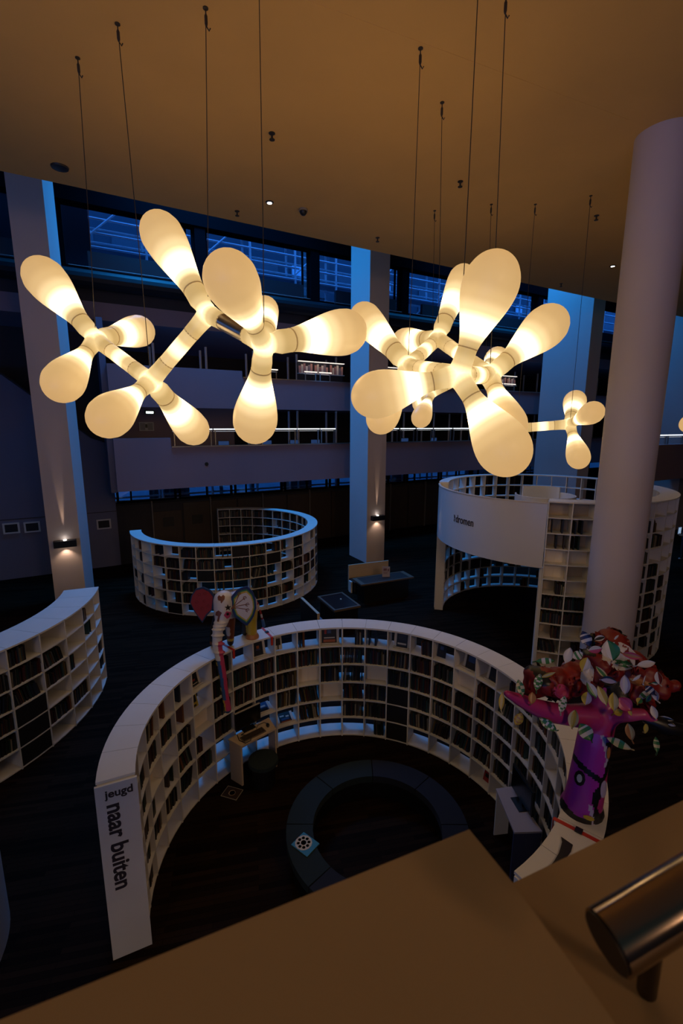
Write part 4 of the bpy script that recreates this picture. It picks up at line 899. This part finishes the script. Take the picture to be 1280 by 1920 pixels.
for nm, o_, rr, m in (('white_spot', (2.13, 3.6, 2.73), (.022, .035), SW), ('yellow_eye', (2.22, 3.55, 2.36), (.045, .02), SY), ('black_ring', (2.13, 3.6, 2.73), (.045, .065), SK), ('white_flash', (2.35, 3.6, 2.62), (.025, .075), SL), ('orange_flash', (2.385, 3.65, 2.95), (.014, .05), SO)):
    decal(nm, [(rr[0]*math.cos(k*PI/5), rr[1]*math.sin(k*PI/5)) for k in range(10)], t_(o_), lk2, up, m, tk, tb, .008 if nm != 'black_ring' else .005)
# crown: lumpy red foliage mass
mb = MB(); rc = random.Random(4)
for p, r_ in (((1.80, 3.82, 3.55), .15), ((1.95, 3.82, 3.52), .16), ((2.12, 3.84, 3.56), .15), ((2.30, 3.88, 3.66), .17), ((2.45, 3.92, 3.80), .17), ((2.42, 3.86, 3.62), .15), ((2.60, 3.86, 3.66), .16), ((2.74, 3.84, 3.56), .14), ((2.88, 3.82, 3.52), .11), ((3.0, 3.8, 3.50), .06), ((2.5, 3.80, 3.5), .13), ((2.68, 3.74, 3.44), .10)):
    mb.lathe([(0, -r_), (r_*.6, -r_*.8), (r_*.95, -r_*.3), (r_*.95, r_*.3), (r_*.6, r_*.8), (0, r_)], 12, 0, Matrix.Translation(t_(p)))
me = fuse(mb, .016, 2)
for v in me.vertices:
    v.co += v.normal*(.045*math.sin(v.co.x*15+v.co.z*6)*math.sin(v.co.z*19+1)+.02*math.sin(v.co.y*17+v.co.x*13))
def cpaint(c, n):
    f_ = math.sin(c.x*11+c.z*7)+math.sin(c.z*17-c.x*5+2)+.6*math.sin(c.y*20)
    if f_ < -1.15: return 1
    if f_ > 1.75: return 2
    return 0
paint(me, [SR, SK, SDR], cpaint); cr = put('crown', me, te_); me.update()
cb = BVHTree.FromPolygons([v.co for v in me.vertices], [p.vertices for p in me.polygons])
lk3 = (Vector((2.2, 3.75, 3.6))-Vector((0, 0, 5.83))).normalized()
for o_, a_, b_, m in (((1.94, 3.7, 3.52), .055, .06, SP), ((2.47, 3.8, 3.80), .13, .12, SW), ((2.5, 3.78, 3.74), .07, .03, SG), ((2.18, 3.75, 3.66), .05, .10, SW), ((2.33, 3.8, 3.86), .06, .05, SK), ((2.64, 3.75, 3.58), .08, .03, SO)):
    decal('painted_patch', [(a_*math.cos(k*PI/6)*(1+.15*(k % 2)), b_*math.sin(k*PI/6)) for k in range(12)], t_(o_), lk3, up, m, cr, cb, .006 if m != SG else .012)
# second, dark branch end at the right
mb = MB(); capsule(mb, [(t_((2.68, 3.62, 3.30)), .05), (t_((2.80, 3.6, 3.26)), .07), (t_((2.92, 3.6, 3.22)), .06), (t_((2.98, 3.6, 3.24)), .03)]); mb.build('dark_branch', SK, te_, True)
LEAVES = [(2.004, 3.519, 4.11, 0.127, 0.087, -30, 'navy/white', 'stripe'), (1.885, 3.555, 3.94, 0.132, 0.073, 18, 'white', 'plain'), (1.953, 3.534, 3.951, 0.094, 0.07, 60, 'white/green', 'stripe'), (2.041, 3.562, 3.857, 0.119, 0.083, 15, 'yellow/white', 'half'), (1.708, 3.565, 3.88, 0.148, 0.05, 80, 'green/white', 'stripe'), (1.713, 3.498, 3.796, 0.123, 0.03, 55, 'cream/yellow', 'edge'), (1.633, 3.492, 3.729, 0.138, 0.065, 5, 'green/white', 'vein'), (2.21, 3.59, 3.757, 0.135, 0.046, -45, 'green/cream', 'edge'), (2.234, 3.521, 3.726, 0.118, 0.078, 80, 'lavender/black', 'edge'), (2.368, 3.518, 3.7, 0.156, 0.077, -5, 'white/lavender', 'edge'), (2.461, 3.609, 3.91, 0.15, 0.055, 88, 'ochre/pink', 'edge'), (2.54, 3.546, 3.865, 0.142, 0.057, 70, 'white', 'plain'), (2.252, 3.59, 3.969, 0.166, 0.143, -15, 'white/green', 'half'), (1.511, 3.547, 3.65, 0.129, 0.064, -18, 'green/cream', 'check'), (1.623, 3.567, 3.539, 0.097, 0.063, 8, 'ochre', 'plain'), (1.35, 3.508, 3.543, 0.143, 0.045, -8, 'cream/yellow', 'edge'), (1.529, 3.566, 3.344, 0.119, 0.073, 20, 'yellow/ochre', 'vein'), (1.797, 3.594, 3.274, 0.166, 0.076, -60, 'green/white', 'vein'), (1.887, 3.553, 3.488, 0.147, 0.06, 5, 'white/green', 'vein'), (2.007, 3.579, 3.336, 0.161, 0.083, 3, 'yellow/cream', 'edge'), (2.117, 3.571, 3.213, 0.15, 0.117, -40, 'green/white', 'stripe'), (2.081, 3.498, 3.662, 0.132, 0.068, -30, 'green/white', 'half'), (2.096, 3.581, 3.531, 0.111, 0.08, 5, 'yellow/lavender', 'half'), (2.214, 3.561, 3.571, 0.159, 0.07, -25, 'cream/yellow', 'half'), (2.298, 3.526, 3.534, 0.149, 0.078, -8, 'yellow/cream', 'half'), (2.374, 3.494, 3.535, 0.124, 0.113, -50, 'pink/red', 'plain'), (2.393, 3.594, 3.382, 0.076, 0.059, 60, 'yellow', 'plain'), (2.487, 3.547, 3.231, 0.136, 0.071, -25, 'ochre/cream', 'half'), (2.422, 3.576, 3.099, 0.191, 0.069, -80, 'cream/green', 'stripe'), (2.648, 3.595, 3.238, 0.086, 0.037, 3, 'yellow', 'plain'), (2.685, 3.576, 3.402, 0.107, 0.056, -20, 'white', 'plain'), (2.822, 3.601, 3.324, 0.111, 0.037, 80, 'black/white', 'edge'), (2.829, 3.537, 3.307, 0.056, 0.036, 80, 'white/black', 'edge'), (2.868, 3.586, 3.204, 0.076, 0.03, 70, 'green/white', 'half'), (2.723, 3.543, 3.111, 0.125, 0.047, -5, 'green/cream', 'stripe'), (2.651, 3.602, 3.592, 0.087, 0.068, -60, 'navy/white', 'stripe'), (2.697, 3.595, 3.55, 0.097, 0.053, -30, 'white/lavender', 'half'), (2.633, 3.502, 3.765, 0.101, 0.056, -20, 'white/red', 'half'), (2.608, 3.506, 3.713, 0.054, 0.024, 80, 'green/white', 'half'), (2.507, 3.516, 3.548, 0.055, 0.048, 20, 'yellow/green', 'half'), (2.611, 3.606, 3.543, 0.128, 0.046, 25, 'white/green', 'stripe'), (2.475, 3.542, 3.747, 0.083, 0.024, 40, 'white', 'plain'), (2.56, 3.565, 3.714, 0.077, 0.017, 5, 'white/red', 'edge'), (2.444, 3.526, 3.435, 0.05, 0.031, -30, 'yellow', 'plain'), (2.607, 3.551, 3.552, 0.072, 0.036, 20, 'black/green', 'edge'), (2.1, 3.536, 4.005, 0.105, 0.059, 65, 'white/pink', 'half'), (2.123, 3.532, 4.101, 0.081, 0.047, 60, 'black/white', 'edge'), (2.279, 3.56, 4.101, 0.047, 0.016, 30, 'white', 'plain')]
rl = random.Random(9)
def leaf(i, x, y, z, L, W, ang, cols, pat):
    a_, b_ = (NAMED[k] for k in cols.split('/')) if '/' in cols else (NAMED[cols], NAMED[cols])
    vw = (Vector((0, 0, 5.83))-Vector((x, y, z))).normalized()
    vw = (vw + Vector((rl.uniform(-.3, .3), rl.uniform(-.2, .2), rl.uniform(-.3, .3)))).normalized()
    h = Vector((0, 0, 1)).cross(vw).normalized(); u_ = vw.cross(h)
    q = Matrix.Rotation(-R(ang), 3, vw); ly = q @ u_; lx = q @ h; mb = MB(); n, k = 10, 4
    for side, dz in ((0, 0), (1, .010)):
        for j in range(n+1):
            t = j/n; wd = W/2*math.sin(PI*min(1, max(0, t)))**.75 if 0 < t < 1 else .001
            for e in range(k+1):
                s_ = e/k*2-1; cup = .12*W*s_*s_ + .1*L*math.sin(t*PI)*.3
                mb.v.append(t_((x, y, z)) + ly*(L*(t-.5)) + lx*(wd*s_) + vw*(cup+dz))
    row = k+1; off_ = (n+1)*row
    for j in range(n):
        for e in range(k):
            A_ = j*row+e; m = 0
            if pat == 'stripe': m = 1 if j in (3, 4, 7) else 0
            elif pat == 'edge': m = 1 if e in (0, k-1) else 0
            elif pat == 'half': m = 1 if e >= k//2 else 0
            elif pat == 'vein': m = 1 if (j+abs(2*e-k+1)) % 3 == 0 else 0
            elif pat == 'check': m = (j//2+e//2) % 2
            mb.face((A_, A_+1, A_+1+row, A_+row), m); B_ = off_+A_; mb.face((B_, B_+row, B_+row+1, B_+1), m)
    for j in range(n):
        mb.face((j*row, (j+1)*row, off_+(j+1)*row, off_+j*row)); mb.face((j*row+k, off_+j*row+k, off_+(j+1)*row+k, (j+1)*row+k))
    mb.tube([t_((x, y, z))-ly*(L*.5), t_((x, y, z))-ly*(L*.62)-vw*.05], .006, 5)
    mb.build('leaf', [a_, b_], te_)
for i, l in enumerate(LEAVES): leaf(i, *l)
# painted root shape lying on the bookcase top, and a cream panel behind
mb = MB(); mb.prism([(1.965, 3.50), (2.03, 3.42), (1.985, 3.36), (1.93, 3.31), (1.86, 3.27), (1.72, 3.20), (1.80, 3.27), (1.87, 3.34), (1.915, 3.40), (1.95, 3.45)], 2.211, 2.219); rt = mb.build('sculpture_foot', SK); tag(rt, 'black curved foot piece lying on the bookcase top before the tree', 'ornament')
strap(-40.5, 'red strap with a black buckle over the bookcase below the tree', True)
# ================================================================== PERSON at the right edge
r = thing('person', 'person in a dark blue T-shirt at the right edge, holding a white tablet', 'person', (14.95, 19.5, 0), R(205))
def skin_chain(pts, edges, rad, m, name, parent, lev=1):
    me = bpy.data.meshes.new(name); me.from_pydata(pts, edges, []); o = bpy.data.objects.new(name, me); COL.objects.link(o)
    md = o.modifiers.new('s', 'SKIN'); o.modifiers.new('u', 'SUBSURF').levels = lev
    for v, q in zip(me.skin_vertices[0].data, rad): v.radius = (q, q)
    me.skin_vertices[0].data[0].use_root = True
    me2 = bpy.data.meshes.new_from_object(o.evaluated_get(bpy.context.evaluated_depsgraph_get())); bpy.data.objects.remove(o)
    me2.polygons.foreach_set('use_smooth', [True]*len(me2.polygons)); me2.materials.clear(); 
    for k in m: me2.materials.append(k)
    return put(name, me2, parent)
SKIN = mat('skin', (.36, .20, .13), .5); TSH = mat('tshirt_navy', (.03, .05, .13), .8); TRO = mat('trousers_dark', (.012, .012, .016), .8); SHOE = mat('shoe_pale', (.35, .32, .3), .6)
V = [(0, 0, .95), (0, 0, 1.12), (0, 0, 1.32), (0, .01, 1.44), (0, -.01, 1.53), (0, -.02, 1.60), (0, -.03, 1.68), (-.1, 0, .90), (-.11, -.02, .50), (-.12, .02, .09), (-.12, -.12, .04), (.1, 0, .90), (.11, -.02, .50), (.12, .02, .09), (.12, -.12, .04), (-.19, 0, 1.39), (-.24, .02, 1.12), (-.12, -.22, 1.08), (.19, 0, 1.39), (.24, .02, 1.12), (.12, -.22, 1.08)]
E_ = [(0, 1), (1, 2), (2, 3), (3, 4), (4, 5), (5, 6), (0, 7), (7, 8), (8, 9), (9, 10), (0, 11), (11, 12), (12, 13), (13, 14), (3, 15), (15, 16), (16, 17), (3, 18), (18, 19), (19, 20)]
RD = [.15, .14, .16, .10, .055, .085, .09, .10, .07, .05, .04, .10, .07, .05, .04, .07, .05, .035, .07, .05, .035]
bd = skin_chain(V, E_, RD, [TSH, TRO, SKIN, SHOE], 'body', r)
for p in bd.data.polygons:
    c = p.center
    p.material_index = 3 if c.z < .09 else 1 if c.z < .96 and abs(c.x) < .2 and c.y > -.14 else 2 if c.z > 1.49 or c.y < -.06 and c.z > .9 and abs(c.x) < .24 or (abs(c.x) > .17 and c.z < 1.22) else 0
mb = MB(); mb.lathe([(.0, 1.80), (.06, 1.79), (.10, 1.74), (.105, 1.66), (.095, 1.60)], 16, 0, Matrix.Translation((0, .015, 0))); mb.build('hair', SK, r, True)
for s_ in (-1, 1):
    for q in range(4):
        mb = MB(); mb.tube([(s_*(.11-.01*q), -.235, 1.06+.018*q), (s_*(.06-.006*q), -.262, 1.065+.018*q), (s_*.035, -.255, 1.07+.018*q)], [.0095, .009, .007], 8); mb.build('finger', SKIN, r, True)
    mb = MB(); mb.tube([(s_*.115, -.225, 1.13), (s_*.08, -.235, 1.17)], [.011, .008], 8); mb.build('thumb', SKIN, r, True)
    mb = MB(); mb.lathe([(0, -.011), (.009, 0), (0, .011)], 8, 0, Matrix.Translation((s_*.035, -.105, 1.665))); mb.build('eye', SK, r)
mb = MB(); mb.tube([(0, -.11, 1.665), (0, -.135, 1.635), (0, -.11, 1.625)], [.01, .016, .012], 8); mb.build('nose', SKIN, r, True)
mb = MB(); mb.box((-.025, -.112, 1.59), (.025, -.105, 1.598)); mb.build('mouth', SDR, r)
tb_ = thing('tablet', 'white tablet held by the person at the right edge', 'tablet', (14.95, 19.5, 0), R(205))
boxo('case', (-.12, -.29, 1.10), (.12, -.275, 1.42), mat('tablet_white', (.6, .62, .66), .4), tb_); boxo('screen', (-.1, -.2755, 1.12), (.1, -.274, 1.40), emit_mat('tablet_glow', (.5, .7, 1), .5), tb_)
